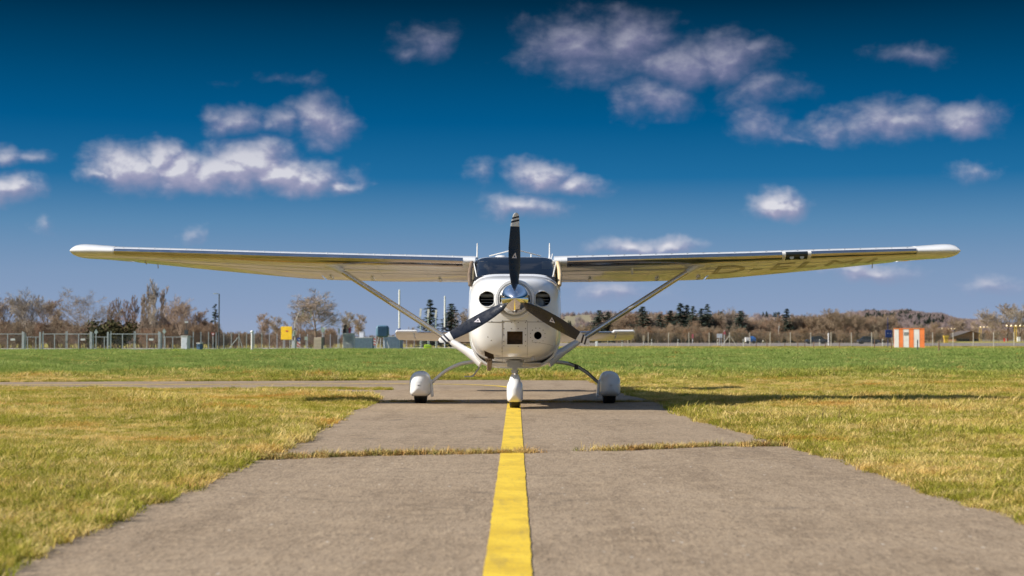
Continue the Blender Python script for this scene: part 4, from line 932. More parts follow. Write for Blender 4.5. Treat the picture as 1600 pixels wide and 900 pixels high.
for _ in range(11000):
    px = random.uniform(850, 1900); u = random.uniform(.04, .62)
    wood = px > 1335+random.gauss(0, 25) or random.random() < (.35 if px < 1300 and u < .2 else .06)
    if not wood: continue
    d = 1180+u*640; p = Vector((gx(px, d), d, hill_z(px, u)-.5)); s = random.uniform(.32, .62)
    con = math.sin(px*.035+u*7)+math.sin(px*.09-u*15) > 1.15 or (1350 < px < 1475 and abs(u-.26-.03*math.sin(px*.07)) < .05)
    pts.append(p); sc.append((s*(1.2 if not con else 1.6),)*2+(s*(.85 if not con else 1.0),)); ix.append(4 if con and random.random() < .7 else random.randrange(4))
instancer('hill_wood', pts, rng.uniform(0, 6.28, len(pts)), sc, ix, [h[0] for h in HW], 'bare woodland tinted mauve for haze, with dark conifer patches on the far hill')

# ------------------------------------------------------------------ left perimeter: gates, fence and equipment
def post_box(mb, px, y0, y1, d, wpx, org, mi=0, dep=None):
    w_ = wpx*d/F; x = gx(px, d)-org.x; mb.box((x, 0, (gz(y0, d)+gz(y1, d))/2-org.z), (w_, dep or w_, abs(gz(y0, d)-gz(y1, d))), mi=mi); return mb
DG = 161
def gate(pl, pr, label):
    org = G(pl, DG); root = thing('security_gate', label, 'gate', org, 0, 'grey tube gates along the road'); W = (pr-pl)*DG/F; Hh = 1.72
    for s, x in ((0, 0), (1, W)):
        g = MB(); g.box((x-.10+.02*s, 0, .95), (.15,.15,1.95)); g.box((x+.12-.02*s, .05, .88), (.09,.09,1.8)); g.build('gate_post', M['galv'], root)
    for s in (0, 1):
        x0 = .22 if s == 0 else W/2+.06; x1 = W/2-.06 if s == 0 else W-.22
        lf = bpy.data.objects.new('gate_leaf', None); COL.objects.link(lf); lf.parent = root
        g = MB(); g.box(((x0+x1)/2, 0, Hh), (x1-x0, .07, .07)); g.box(((x0+x1)/2, 0, .12), (x1-x0, .06, .06))
        for q in (x0, (x0+x1)/2, x1): g.box((q, 0, .92 if q == (x0+x1)/2 else 1.02), (.07,.065,1.55 if q == (x0+x1)/2 else 1.95))
        g.build('leaf_frame', M['galv'], lf)
        g = MB(); g.add([(x0,.03,.15),(x1,.03,.15),(x1,.03,Hh-.03),(x0,.03,Hh-.03)], [(0,1,2,3)]); g.build('wire_mesh', M['mesh'], lf)
    g = MB(); g.box((W*.82, -.05, 1.15), (.46,.02,.20)); g.build('sign_plate', M['sign_white'], root)
    g = MB(); g.box((W/2, -.08, .95), (.12,.1,.22)); g.build('lock_box', M['grey'], root)
gate(-62, 38, 'grey tube gate cut off by the left edge'); gate(64, 144, 'grey tube gate under the gnarled oak'); gate(170, 251, 'grey tube gate under the tallest pale poplar')
def rail_panel(pl, pr, label, posts):
    org = G(pl, DG+2); root = thing('barrier_rail', label, 'fence', org, 0, 'low rail panels between the gates'); W = (pr-pl)*DG/F
    g = MB(); g.box((W/2,0,1.42), (W,.06,.06)); g.build('rail', M['galv'], root)
    for p in posts: g = MB(); x = (p-pl)*(DG+2)/F; g.box((x,0,.70), (.07,.07,1.42)); g.build('post', M['galv'], root)
    g = MB(); g.add([(0,.05,.05),(W,.05,.05),(W,.05,1.40),(0,.05,1.40)], [(0,1,2,3)]); g.build('wire_mesh', M['mesh'], root)
rail_panel(41, 61, 'short rail and mesh between the cut-off gate and the middle gate', [43,56]); rail_panel(148, 168, 'short rail and mesh between middle and right-hand gates', [150,163]); rail_panel(255, 302, 'rail and mesh from right-hand gate past the white cabinet', [258,270,302])
def sign_post(name, px, base, d, top, build, label, cat, wpx=1.0, mat='galv', group=None):
    org = G(px, d); org.z = max(org.z, terrain(org.x, d)); root = thing(name, label, cat, org, 0, group); h = gz(top, d)-org.z
    g = MB(); g.tube([(0,0,-.05),(0,0,h)], max(wpx*d/F/2, .02), 8); g.build('post', M[mat], root, smooth=50)
    build(root, h, d/F); return root
def disc(mb, c, r, n=24, th=.03, mi=0):
    mb.lathe([(r, -th/2), (r, th/2)], 'y', c, n, mi=mi)
def b_diam(root, h, s):
    g = MB(); q = 3.0*s; g.add([(0,-.03,h+q*1.6),(q,-.03,h),(0,-.03,h-q*1.4),(-q,-.03,h),(0,-.01,h+q*1.6),(q,-.01,h),(0,-.01,h-q*1.4),(-q,-.01,h)], [(0,1,2,3),(4,7,6,5),(0,4,5,1),(1,5,6,2),(2,6,7,3),(3,7,4,0)]); g.build('sign_plate', M['sign_back'], root)
sign_post('road_sign', 150, 548, 168, 519, b_diam, 'grey back of a diamond sign between the middle and right-hand gates', 'sign'); sign_post('road_sign', 256.5, 548, 158, 518, b_diam, 'pale diamond sign back right of the right-hand gate', 'sign')
def chain_fence(name, P, h, label, cat='fence', pw=.08, mat='galv', brace=()):
    root = thing(name, label, cat, P[0]); o = P[0]
    for p in P:
        g = MB(); q = p-o; g.box((q.x, q.y, q.z+h/2-.1), (pw, pw, h+.2)); g.build('post', M[mat], root)
    g = MB()
    for a, b_ in zip(P[:-1], P[1:]):
        a, b_ = a-o, b_-o; g.add([a+Vector((0,.02,.05)), b_+Vector((0,.02,.05)), b_+Vector((0,.02,h-.1)), a+Vector((0,.02,h-.1))], [(0,1,2,3)])
    g.build('wire_mesh', M['mesh'], root)
    for i, sgn in brace:
        g = MB(); q = P[i]-o; g.tube([q+Vector((0,0,h*.8)), q+Vector((sgn*1.25,0,0))], pw*.45, 6); g.build('brace', M[mat], root)
    return root
fp = []
for i in range(36):
    px = 302+i*11.9; d = 168+i*2.6; fp.append(G(px, d))
chain_fence('chain_link_fence', fp, 2.0, 'long grey post and mesh fence from the white cabinet to the tail', brace=((6,-1),(6,.4)))
# street lamp
def b_lamp(root, h, s):
    g = MB(); g.tube([(0,0,h-.05),(-.10,0,h+.02),(-.32,0,h+.03)], .03, 6); g.box((-.42,0,h+.02), (.42,.18,.09)); g.build('lamp_head', M['galv'], root)
    g = MB(); g.tube([(0,0,-.02),(0,0,.9)], .085, 10); g.build('pole_base', M['lamp_pole'], root)
sign_post('street_lamp', 342, 546, 172, 459, b_lamp, 'tall dark lamp post with small head standing before the left thicket', 'lamp post', 1.9, 'lamp_pole')
def cabinet(name, px, base_y, d, top, wpx, mat, label, cat, extra=None, dep=.8):
    org = G(px, d); root = thing(name, label, cat, org, R(-8)); h = gz(top, d)-org.z; W = wpx*d/F
    g = MB(); g.box((0, dep/2, h/2+.02), (W, dep, h)); bd = g.build('body', M[mat], root); m2 = bd.modifiers.new('bevel', 'BEVEL'); m2.width = min(.04, W*.08); m2.segments = 2
    if extra: extra(root, h, W, d/F)
    return root
def x_cab(root, h, W, s):
    g = MB(); g.box((0,.40,h+.06), (W+.08,.9,.07)); g.build('roof', M['white2'], root)
    g = MB(); g.box((0,-.012,h*.5), (W*.86,.02,h*.84)); dr = g.build('door', M['cabinet'], root); g = MB(); g.box((W*.33,-.035,h*.52), (.03,.03,.16)); g.build('handle', M['grey'], dr)
cabinet('equipment_cabinet', 288, 547, 156, 526, 10.5, 'white2', 'white equipment cabinet at the right end of the gates', 'cabinet', x_cab)
def x_bin(root, h, W, s): g = MB(); g.box((0,.4,h+.05), (W+.06,.84,.10)); g.build('lid', M['white2'], root); g = MB(); g.box((0,-.02,h*.75), (W*.6,.02,.08)); g.build('grip', M['lining'], root)
cabinet('utility_bin', 310, 547, 158, 537, 5.6, 'bin_blue', 'small blue bin with pale lid right of the white cabinet', 'bin', x_bin)
def b_flood(root, h, s):
    g = MB(); g.box((0,0,h+.05), (.34,.12,.14)); g.build('floodlight', M['sign_white'], root)
    g = MB(); g.box((0,-.06,h-1.0), (.36,.25,.45)); g.build('junction_box', M['lamp_pole'], root)
sign_post('floodlight_post', 291, 547, 163, 504, b_flood, 'thin floodlight post rising behind the white cabinet', 'floodlight', .8, 'lamp_pole')
# vent pipe
org = G(394, 158); root = thing('vent_pipe', 'thick white upright vent pipe with rounded cowl by the fence', 'pipe', org); h = gz(519, 158)
g = MB(); g.tube([(0,0,-.05),(0,0,h)], .115, 14); g.build('pipe', M['white2'], root, smooth=50)
g = MB(); g.lathe([(.12,h-.06),(.17,h-.02),(.18,h+.07),(.12,h+.16),(.001,h+.18)], 'z', n=16); g.tube([(-.02,0,h+.05),(-.17,0,h+.02)], .09, 10); g.build('cowl', M['white2'], root, smooth=50)
# grass marker
org = G(275, 137); root = thing('field_marker', 'low lime yellow marker lying in the grass before the gates', 'marker', org, R(6))
g = MB(); g.ring_loft([[Vector((x, y, z)) for y, z in ((-.11*q,.02),(.11*q,.02),(.07*q,.02+.21*q),(-.07*q,.02+.21*q))] for x, q in ((-.30,.55),(-.24,1),(.24,.9),(.30,.5))]); mk = g.build('board', M['lime_yellow'], root); g = MB(); g.tube([(-.2,0,-.02),(-.2,0,.06)], .02, 6); g.tube([(.2,0,-.02),(.2,0,.06)], .02, 6); g.build('peg', M['grey'], root)
# signs
def b_giveway(root, h, s):
    for nm, q, mt, y in (('sign_plate', 3.4*s, 'sign_red', -.03), ('sign_face', 2.1*s, 'sign_white', -.055)):
        g = MB(); T = [(-q,h+q*.55),(q,h+q*.55),(0,h-q*1.15)]; g.add([(x,y,z) for x, z in T]+[(x,y+.02,z) for x, z in T], [(0,1,2),(3,5,4),(0,3,4,1),(1,4,5,2),(2,5,3,0)]); g.build(nm, M[mt], root)
sign_post('give_way_sign', 333, 546, 170, 522, b_giveway, 'red and white give way triangle beside the lamp post', 'sign')
def b_plate(wp, hp, mat, nm='sign_plate'):
    def f(root, h, s): g = MB(); g.box((0,-.05,h-hp*s/2), (wp*s,.03,hp*s)); g.build(nm, M[mat], root)
    return f
org = G(448, 190); root = thing('direction_board', 'square bright yellow direction board with small dark arrow on legs', 'sign', org, R(-14)); s = 190/F
g = MB(); g.box((0,-.06,gz(520.5,190)), (18.5*s,.05,20.5*s)); bd = g.build('board', M['sign_yellow'], root); m2 = bd.modifiers.new('bevel', 'BEVEL'); m2.width = .05
g = MB(); c_ = (1.2*s,-.095,gz(517.2,190)); g.box(c_, (3.4*s,.012,1.5*s)); g.add([(c_[0]-3.0*s,-.1,c_[2]),(c_[0]-1.2*s,-.1,c_[2]+1.5*s),(c_[0]-1.2*s,-.1,c_[2]-1.5*s)], [(0,1,2)]); g.build('arrow', M['sign_red'], root); g = MB(); g.box((c_[0],-.096,c_[2]-1.0*s), (3.0*s,.01,.6*s)); g.build('underline', M['navy'], root)
for q in (-5.5, 5.5): g = MB(); g.tube([(q*s,0,-.05),(q*s,0,gz(511,190))], .04, 6); g.build('leg', M['galv'], root)
# traffic signal mast with two hanging heads
D2 = 196; org = G(461, D2); root = thing('traffic_signal', 'curved signal mast with two pale signal heads hung before a bare tree', 'traffic light', org); s = D2/F
g = MB(); g.tube([(0,0,-.05),(0,0,gz(508,D2)),(.3*s,0,gz(502,D2)),(2.5*s,0,gz(497,D2)),(6*s,0,gz(488,D2)),(12*s,0,gz(485,D2)),(26*s,0,gz(484,D2))], [.075,.07,.065,.06,.05,.045,.035], 8); g.build('mast_arm', M['concrete_post'], root, smooth=60)
for q in (12.5, 25): g = MB(); g.box((q*s,-.1,gz(490.5,D2)), (2.4*s,.22,11*s)); g.box((q*s,-.1,gz(484.2,D2)), (.12,.1,.2)); hd = g.build('signal_head', M['signal_green'], root)
g = MB(); g.box((-2.0*s,-.1,gz(521,D2)), (2.6*s,.25,8.5*s)); g.build('signal_head', M['signal_green'], root); g = MB(); g.box((1.6*s,-.1,gz(520,D2)), (2.4*s,.2,7*s)); g.build('backing_board', M['beige'], root); g = MB(); g.box((.3*s,-.15,gz(514,D2)), (1.6*s,.2,3.0*s)); g.build('detector', M['lining'], root)
# round blue sign + chevron
def b_blue(root, h, s):
    g = MB(); disc(g, (0,-.05,gz(530.3,176)), 3.1*s); g.build('sign_disc', M['sign_blue'], root, smooth=50)
    g = MB(); c_ = Vector((0,-.075,gz(530.3,176))); g.tube([c_+Vector((-1.3*s,0,1.3*s)), c_+Vector((1.2*s,0,-1.2*s))], .3*s, 5); g.tube([c_+Vector((1.2*s,0,.4*s)), c_+Vector((1.2*s,0,-1.2*s)), c_+Vector((-.4*s,0,-1.2*s))], .3*s, 5); g.build('arrow', M['sign_white'], root)
    z1, z0 = gz(534, 176), gz(543, 176); g = MB(); g.box((-.2*s,-.05,(z1+z0)/2), (5.4*s,.04,z1-z0)); g.build('chevron_board', M['sign_white'], root)
    for k_ in range(2):
        g = MB(); x0, x1 = -2.8*s, 2.4*s; za = z1-.2*s-k_*4.4*s; P = [(x0,za),(x1,za-4.0*s),(x1,max(za-6.2*s, z0)),(x0,za-2.4*s)]; g.add([(x,-.078,z) for x, z in P]+[(x,-.072,z) for x, z in P], [(0,1,2,3),(4,7,6,5),(0,4,5,1),(1,5,6,2),(2,6,7,3),(3,7,4,0)]); g.build('stripe', M['sign_red'], root)
sign_post('keep_right_sign', 467, 546, 176, 529, b_blue, 'round blue arrow sign above a red and white striped board', 'sign')
sign_post('service_sign', 478.5, 546, 186, 526, b_plate(5, 5.5, 'sign_back'), 'grey sign back just right of the round blue sign', 'sign')
def x_small(root, h, W, s): g = MB(); g.box((0,.3,h+.03), (W+.05,.66,.06)); g.build('lid', M['galv'], root)
cabinet('control_box', 458.5, 546, 182, 532, 5.5, 'galv', 'small grey control box left of the striped board', 'cabinet', x_small, .6)
def x_planter(root, h, W, s):
    for k_ in range(4): g = MB(); g.box((0,-.02,h*(.14+.24*k_)), (W*1.02,.03,h*.2)); g.build('board', M['beige'], root)
cabinet('planter_box', 496.5, 546, 172, 527.5, 11.5, 'beige', 'tall beige slatted box at the foot of the round-crowned tree', 'box', x_planter, .9)
def b_cam(root, h, s):
    g = MB(); g.box((.6*s,-.08,h-2.2*s), (4.4*s,.22,7.2*s)); g.build('sensor_box', M['signal_green'], root); g = MB(); g.box((4.2*s,-.08,h+.2*s), (4.2*s,.3,2.2*s)); g.build('sensor_head', M['sign_white'], root); g = MB(); g.tube([(2.2*s,0,0),(2.2*s,0,h-4*s)], .03, 6); g.build('stay', M['galv'], root); g = MB(); g.box((1.2*s,-.06,h*.42), (.30,.2,.9)); g.build('switch_box', M['lining'], root)
sign_post('sensor_post', 504, 546, 178, 513, b_cam, 'pale green sensor box on twin posts right of the round-crowned tree', 'sensor')
sign_post('marker_pole', 530, 546, 184, 513, b_plate(2.4, 8, 'sign_back'), 'green topped thin pole just left of the ribbed white cabinet', 'pole')
def x_trafo(root, h, W, s):
    for k_ in range(9): g = MB(); g.box((-W*.44+W*.11*k_,-.04,h*.5), (W*.045,.06,h*.86)); g.build('rib', M['galv'], root)
    g = MB(); g.box((0,.5,h+.05), (W+.1,1.1,.10)); tp = g.build('roof', M['sign_white'], root)
    for x, q, mt in ((-.45*W,.5,'lining'),(-.28*W,.75,'beige'),(-.05*W,.45,'grey'),(.10*W,.6,'pink'),(-.35*W,.95,'lining')): g = MB(); g.box((x,.45,h+.1+q/2), (.26,.3,q)); g.tube([(x,.45,h+.1+q),(x+.15,.45,h+.25+q)], .05, 6); g.build('insulator', M[mt], tp)
cabinet('transformer', 543.5, 546, 186, 522, 16, 'galv', 'ribbed pale transformer cabinet with clutter on its roof', 'transformer', x_trafo, 1.1)
def x_cont(root, h, W, s):
    for k_ in range(12): g = MB(); g.box((-W*.46+W*.0836*k_,-.03,h*.5), (.05,.05,h*.9)); g.build('rib', M['container'], root)
    g = MB(); g.box((0,.9,h+.03), (W+.05,1.9,.07)); g.build('roof', M['galv'], root)
cabinet('storage_container', 568, 546, 196, 528, 29, 'container', 'low blue-grey container right of the ribbed transformer', 'container', x_cont, 1.8); cabinet('storage_container', 612, 546, 200, 526, 27, 'container', 'low blue-grey container under the legged tank', 'container', x_cont, 1.8)
cabinet('switch_cabinet', 565, 546, 214, 519, 7, 'cabinet', 'pale cabinet top showing above the left blue-grey container', 'cabinet', x_small, .8)
# tank on legs
DT = 190; org = G(597, DT); root = thing('water_tank', 'dark blue-grey ribbed tank raised on splayed legs', 'tank', org); s = DT/F; zc = gz(517.5, DT)
g = MB(); g.ring_loft([SE(y, 9.8*s*q, zc+9.3*s*q, zc-9.3*s*q, 4, 4, 32) for y, q in ((-.05,.85),(.05,.97),(.2,1),(1.4,1),(1.55,.9))]); tk = g.build('tank_body', M['tank'], root, smooth=45)
for k_ in range(5): g = MB(); g.box(((-6+3*k_)*s,-.07,zc), (.9*s,.10,15*s)); g.build('rib', M['bin_blue'], tk)
for x0, x1 in ((-5,-10),(5,12),(-2,-3),(2.5,4.5)): g = MB(); g.tube([(x0*s,.3,zc-8*s),(x1*s,.1,-.03)], .05, 6); g.build('leg', M['galv'], root)
def b_chev(root, h, s):
    g = MB(); g.box((0,-.05,h-6.5*s), (3.4*s,.04,13*s)); bd = g.build('chevron_board', M['sign_white'], root)
    for k_ in range(3): g = MB(); z = h-1.2*s-k_*4.2*s; g.add([(-1.7*s,-.075,z),(1.7*s,-.075,z-1.5*s),(1.7*s,-.075,z-3.4*s),(-1.7*s,-.075,z-1.9*s)], [(0,1,2,3)]); g.build('stripe', M['sign_red'], bd)
sign_post('warning_board', 585.5, 546, 183, 527, b_chev, 'upright red and white striped board left of the tank legs', 'sign')
# aerial masts
def mast(px, d, top, wpx, label, base_mat=None):
    org = G(px, d); root = thing('aerial_mast', label, 'aerial', org, 0, 'white aerial masts behind the tail'); s = d/F; zb = gz(514 if base_mat else 512, d)
    g = MB(); g.tube([(0,0,zb),(0,0,gz(top,d))], [wpx*s/2, wpx*s/2*.85], 10); g.lathe([(wpx*s*.42,gz(top,d)),(.01,gz(top,d)+.08)], 'z', n=10); g.build('radome_tube', M['mast_white'], root, smooth=50)
    g = MB(); g.tube([(0,0,-.05),(0,0,zb)], wpx*s*.36, 8); g.build('mount', M[base_mat or 'galv'], root); g = MB(); g.box((0,-.05,zb-.1), (4.6*s,.3,4.0*s)); g.build('mount_box', M['sign_blue' if base_mat else 'lining'], root); return root
mast(624, 205, 453, 2.9, 'tall white aerial mast with blue mount left of the tailplane', 'sign_blue'); mast(695, 210, 463, 2.6, 'white aerial mast just left of the cowling')
for px, top, lb in ((657,482,'leftmost of three short white aerial panels behind the strut'), (669,483,'middle of three short white aerial panels behind the strut'), (681,484,'rightmost of three short white aerial panels behind the strut')):
    d = 212; org = G(px, d); root = thing('panel_aerial', lb, 'aerial', org, 0, 'short panel aerials'); s = d/F
    g = MB(); g.tube([(0,0,-.05),(0,0,gz(top+12,d))], .05, 6); g.build('post', M['signal_green'], root); g = MB(); g.box((0,-.05,gz(top+6.5,d)), (2.9*s,.2,13*s), Matrix.Rotation(R(6), 3, 'Y')); g.build('panel', M['mast_white'], root)
def car(px, d, L, mat, label, rz=0):
    p = G(px, d); root = thing('parked_car', label, 'car', p, rz)
    g = MB(); pr = [(-.5,.28),(-.49,.55),(-.40,.66),(-.22,.72),(.30,.74),(.46,.68),(.5,.5),(.49,.26)]
    g.ring_loft([[Vector((x*L, y, z*1.2)) for x, z in pr] for y in (-.82,-.80,.80,.82)]); bd = g.build('body', M[mat], root)
    g = MB(); g.ring_loft([[Vector((x*L, y*q, z)) for x, z in ((-.25,.84),(-.13,1.36),(.20,1.42),(.36,.86))] for y, q in ((-.74,1),(-.66,1),(.66,1),(.74,1))]); g.build('cabin', M['carglass'], root)
    g = MB(); g.box((.03*L,0,1.42), (.36*L,1.2,.06)); g.build('roof', M[mat], root)
    for sx in (-.31,.32):
        for sy in (-.78,.78): g = MB(); g.lathe([(.12,-.09),(.3,-.09),(.31,0),(.3,.09),(.12,.09)], 'y', (sx*L, sy, .30), 16); g.build('wheel', M['rubber'], root, smooth=40)
p = G(668.5, 200); root = thing('grit_bin', 'small rounded lime green bin showing beneath the left tailplane', 'bin', p); s = 200/F
g = MB(); g.ring_loft([SE(y, 6.2*s*q, .62*q, .0, 3, 6, 24) for y, q in ((-.32,.8),(-.30,.95),(0,1),(.3,.95),(.32,.8))]); g.build('body', M['lime'], root, smooth=50); g = MB(); g.box((0,-.325,.40), (8*s,.02,.04)); g.build('lid_rim', M['grey'], root)
car(1275, 292, 4.1, 'carpaint', 'dark car parked beyond the right fence below the brown grove'); car(1356, 290, 4.0, 'carpaint', 'dark car parked beyond the right fence left of the blue signboard', R(180))

# ------------------------------------------------------------------ right side
fp = [G(886+31.7*i, 258) for i in range(25)]
chain_fence('chain_link_fence', fp, 2.32, 'pale post and mesh fence beside the far road right of the aeroplane', pw=.11, mat='concrete_post', brace=((8,-1),(8,1)))
for px, d, top, lb in [(1181,236,536,'thin short post farthest left in the wooden row'),(1198,234,536,'thin short post second from left in the wooden row'),(1226,236,536,'short wooden post left of the leaning pair'),(1246,232,536,'short wooden post, left one of the leaning pair'),(1257,230,537,'short wooden post, right one of the leaning pair'),
      (1271,226,534,'short wooden post below the brown grove'),(1289,224,536,'short wooden post just right of the dark car'),(1311,220,534,'short wooden post between the two dark cars'),(1366,205,530,'taller wooden post left of the blue signboard'),(1392,178,529,'wooden post against the left corner of the striped shed'),
      (1433,150,531,'dark grey post in front of the striped shed'),(1466,124,533,'nearest brown post, standing right of the striped shed')]:
    p = G(px, d); root = thing('wooden_post', lb, 'post', p, random.uniform(0, 1), 'short wooden posts in the grass'); h = gz(top, d)-p.z
    g = MB(); lean = random.uniform(-.04,.04); g.tube([(0,0,-.1),(lean*.5,0,h*.5),(lean,0,h)], [.062,.058,.055], 8); o = g.build('stake', M['lamp_pole' if px == 1433 else 'wood_post'], root, smooth=40)
    g = MB(); g.tube([(lean*.9-.075,0,h*.86),(lean*.9+.075,0,h*.86)], .02, 6); g.build('staple', M['grey'], root)
for px, lb in [(972,'white marker post under the right tailplane tip'),(1018,'low white marker post between tail and braced post'),(1059,'white marker post beneath the twin conifer tops'),(1121,'white marker post left of the braced fence post'),(1161,'white marker post left of the trailer'),(1280,'white marker post in front of the dark car'),(1378.5,'white marker post left of the blue signboard')]:
    d = 259.5; p = G(px, d); root = thing('marker_post', lb, 'marker post', p, 0, 'white roadside marker posts'); h = gz(530, d)-p.z
    g = MB(); g.ring_loft([[Vector((x*q, y*q, z)) for x, y in ((-.07,-.05),(.07,-.05),(.07,.05),(-.07,.05))] for z, q in ((-.05,1),(h*.9,1),(h,.7))]); g.build('post', M['sign_white'], root); g = MB(); g.box((0,-.06,h*.72), (.145,.02,.2)); g.build('band', M['lining'], root)
cabinet('roadside_box', 932, 540, 256, 533, 3.6, 'cabinet', 'small pale box by the far road beneath the right tailplane', 'cabinet', x_small, .4)
sign_post('road_sign', 1005.5, 541, 262, 524, b_plate(3.4, 8.5, 'beige'), 'beige upright sign right of the tailplane tip', 'sign'); sign_post('road_sign', 1082, 540, 300, 522, b_plate(2.4, 6.5, 'pink'), 'small pink-red sign below the conifer cluster', 'sign')
def b_wide(root, h, s): g = MB(); g.box((0,-.05,h-3.2*s), (8.5*s,.05,6.4*s)); g.build('sign_plate', M['cabinet'], root); g = MB(); g.tube([(3*s,0,-.03),(3*s,0,h-3*s)], .04, 6); g.build('leg', M['galv'], root)
sign_post('info_board', 1124, 540, 268, 521.5, b_wide, 'wide pale blue board left of the braced fence post', 'sign')
def b_star(root, h, s): g = MB(); g.add([(-2.2*s,-.05,h-6*s),(2.4*s,-.05,h-6.5*s),(.6*s,-.05,h),(-2.2*s,-.02,h-6*s),(2.4*s,-.02,h-6.5*s),(.6*s,-.02,h)], [(0,1,2),(3,5,4),(0,3,4,1),(1,4,5,2),(2,5,3,0)]); g.build('sign_plate', M['pink'], root)
sign_post('warning_sign', 1131.5, 540, 266, 516, b_star, 'small pinkish triangular sign beside the wide pale board', 'sign')
# trailer with tarpaulin
p = G(1172, 296); root = thing('box_trailer', 'white trailer with blue cover standing beyond the right fence', 'trailer', p); s = 296/F
g = MB(); g.box((-3.4*s,.6,.78), (7.5*s,1.3,.85)); g.build('body', M['sign_white'], root); g = MB(); g.ring_loft([[Vector((x*s, y, z)) for y, z in ((-.1,.36),(-.1,.95),(.6,1.42 if x < 7 else 1.2),(1.3,.95),(1.3,.36))] for x in (.4,2,6,8.6)]); g.build('cover', M['tarp'], root)
for x in (-4,5): g = MB(); g.lathe([(.1,-.06),(.3,-.06),(.3,.06),(.1,.06)], 'y', (x*s,-.15,.30), 14); g.build('wheel', M['rubber'], root)
# small house
p = G(1195, 420); p.z = terrain(p.x, 420); root = thing('small_house', 'small white gabled house with red roof between the trees', 'house', p, R(35))
g = MB(); g.ring_loft([[Vector((x, y, z)) for x, z in ((-.62,-.2),(.62,-.2),(.62,1.15),(0,2.0),(-.62,1.15))] for y in (0,2.2)]); g.build('wall', M['wall_white'], root)
for sgn in (-1, 1): g = MB(); g.add([(sgn*.78,-.15,.95),(0,-.15,2.12),(0,2.35,2.12),(sgn*.78,2.35,.95),(sgn*.78,-.15,.87),(0,-.15,2.03),(0,2.35,2.03),(sgn*.78,2.35,.87)], [(0,1,2,3),(4,7,6,5),(0,4,5,1),(2,6,7,3),(0,3,7,4)]); g.build('roof', M['roof_tile'], root)
def b_none(root, h, s): g = MB(); g.lathe([(1.3*s,h-1.5*s),(1.1*s,h+.3*s),(.05,h+.6*s)], 'z', n=10); g.build('cap', M['sign_white'], root)
sign_post('white_column', 1294, 540, 270, 521, b_none, 'thick white upright column below the brown grove', 'column', 1.9, 'sign_white')
# striped shed
DS = 214; p = G(1418, DS); s = DS/F; root = thing('striped_shed', 'orange and white striped equipment shed in the green field', 'shed', p, R(-12)); W = 48.5*s; Hs = gz(514, DS)
edges = [1397,1404,1410.8,1419.3,1426.8,1435.2,1443]; cols = [1,0,1,0,1,0]
g = MB()
for (a, b_, c_) in zip(edges[:-1], edges[1:], cols): g.box(((a+b_)/2*s-1418*s, .6, Hs/2-.05), ((b_-a)*s, 1.2, Hs+.1), mi=c_)
g.box((-21.06*s,.6,Hs/2-.05), (.012,1.19,Hs+.09), mi=0)
g.build('wall', [M['orange'], M['shed_white']], root)
g = MB(); g.box((2*s,.6,Hs+.05), (46.5*s,1.3,.10)); g.build('roof', M['orange'], root)
g = MB(); g.box((-2.9*s,-.012,gz(521.5,DS)), (6.6*s,.03,.44)); 
for k_ in range(5): g.box((-2.9*s,-.03,gz(521.5,DS)-.18+.09*k_), (6.4*s,.03,.03), Matrix.Rotation(R(30), 3, 'X'))
g.build('vent_grille', M['grey'], root)
for e_ in edges[1:-1]: g = MB(); g.box(((e_-1418)*s,-.008,Hs/2), (.025,.02,Hs)); g.build('panel_joint', M['concrete_post'], root)
g = MB(); g.box((26.2*s,1.0,gz(525,DS)), (.16,.5,.55)); g.build('side_box', M['shed_white'], root)
# blue signboard
D3 = 222; p = G(1388, D3); s = D3/F; root = thing('blue_signboard', 'dark blue square board on a tall thin blue pole beside the striped shed', 'sign', p)
g = MB(); g.box((0,0,gz(521.5,D3)), (10.8*s,.12,12*s)); bd = g.build('board', M['navy'], root); m2 = bd.modifiers.new('bevel', 'BEVEL'); m2.width = .04
g = MB(); g.tube([(-.1,.1,-.05),(-.1,.1,gz(496,D3))], .045, 8); g.build('pole', M['navy'], root)
for x, z in ((-1.6,521),(2.4,521)): g = MB(); g.box((x*s,-.07,gz(z,D3)), (.07,.02,.07)); g.build('bolt', M['sign_white'], root)
# barn
DB = 455; p = G(1512, DB); s = DB/F; root = thing('barn', 'low brown barn with wide dark openings and grey roof', 'barn', p); z0 = p.z
zz = lambda y: gz(y, DB)-z0
L0, L1 = -20*s, 16.5*s
g = MB(); ol = [(L0,0),(L1,0),(L1,zz(521)),(3.5*s,zz(517.8)),(L0,zz(525))]; g.ring_loft([[Vector((x,y,z)) for x, z in ol] for y in (0,12)]); g.build('wall', M['barn_wall'], root)
for P in ([(3.5*s,zz(517)),(L1+1.2*s,zz(520.6)),(L1+1.2*s,zz(521.4)),(3.5*s,zz(517.9))],[(3.5*s,zz(517)),(L0-5*s,zz(526.2)),(L0-5*s,zz(527)),(3.5*s,zz(517.9))]): g = MB(); g.ring_loft([[Vector((x,y,z)) for x, z in P] for y in (-.7,12.5)]); g.build('roof', M['barn_roof'], root)
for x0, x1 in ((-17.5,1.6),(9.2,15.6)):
    g = MB(); g.box(((x0+x1)/2*s,-.05,zz(531.2)), ((x1-x0)*s,.12,4.6*s)); op = g.build('opening_shade_slab', M['dark'], root)  # black slab on the solid wall, interior shade put into its colour
    g = MB(); g.box(((x0+x1)/2*s,-.14,zz(528.7)), ((x1-x0)*s+.2,.1,.2)); g.build('lintel', M['barn_wall'], op)
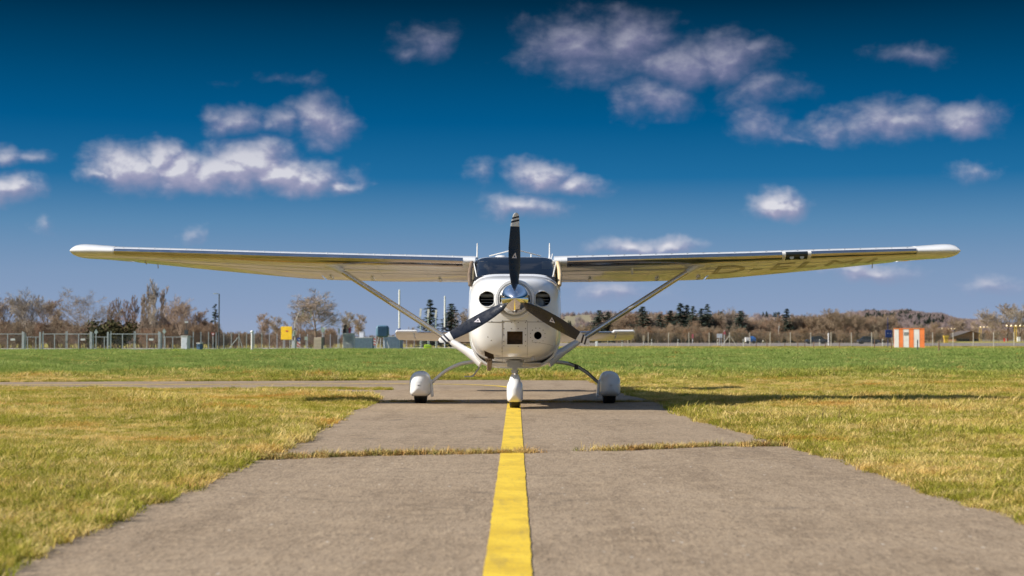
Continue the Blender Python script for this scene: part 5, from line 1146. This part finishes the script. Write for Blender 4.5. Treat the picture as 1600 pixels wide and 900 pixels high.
# yellow machine
p = G(1478, 330); s = 330/F; root = thing('yellow_hopper', 'yellow funnel-topped machine left of the barn', 'machine', p); zq = lambda y: gz(y, 330)-p.z
g = MB(); g.ring_loft([[Vector((x*q, y*q+.4, z)) for x, y in ((-.42,-.4),(.42,-.4),(.42,.4),(-.42,.4))] for z, q in ((-.05,.85),(zq(530),.85),(zq(527),1.15),(zq(525),1.15))]); g.build('body', M['mast_yellow'], root); g = MB(); g.box((0,.4,zq(524.5)), (1.1,.9,.12)); g.build('lid', M['mast_yellow'], root)
# approach lights
def approach(px, d, y_lamp, span, label, mast_mat='mast_yellow', thick=4.0, n_=5):
    p = G(px, d); root = thing('approach_light', label, 'approach light', p, 0, 'approach light bars right of the barn'); s = d/F; z = gz(y_lamp, d)-p.z
    g = MB()
    for q in (-thick/2*.75, thick/2*.75): g.tube([(q*s,0,-.1),(q*s,0,z)], .10, 6)
    for k_ in range(6): g.tube([(-thick*.375*s,0,z*k_/6),(thick*.375*s,0,z*(k_+1)/6)], .045, 4)
    g.build('mast', M[mast_mat], root); g = MB(); g.box((0,0,z-.1), (span*s,.12,.12)); g.build('crossbar', M[mast_mat], root)
    for k_ in range(n_):
        x = (-.5+k_/(n_-1))*span*s; g = MB(); g.lathe([(.01,-.16),(.16,-.15),(.17,.05),(.1,.16),(.01,.17)], 'y', (x,-.06,z+.12), 12); g.build('lamp', M['glow'], root, smooth=50)
approach(1531, 500, 511.5, 22, 'yellow approach light bar directly above the barn roof'); approach(1586, 430, 509.5, 28, 'yellow approach light bar nearest the right edge of the photo'); approach(1481, 560, 514, 20, 'approach light bar above the yellow machine', 'mast_yellow', 2.2)
p = G(1571, 440); s = 440/F; root = thing('marker_hut', 'small red and white hut left of the last light bar', 'hut', p); zq = lambda y: gz(y, 440)-p.z
g = MB()
for k_ in range(3): g.box(((-1.6+1.6*k_)*s,.5,zq(529)/2), (1.6*s,1.0,zq(527.5)), mi=k_ % 2)
g.build('wall', [M['sign_red'], M['sign_white']], root); g = MB(); g.box((0,.5,zq(527)+.08), (5.6*s,1.2,.12)); g.build('roof', M['grey'], root)
cabinet('white_hut', 1591, 535, 428, 526.5, 5, 'sign_white', 'small white hut under the last approach light bar', 'hut', x_small, .8)
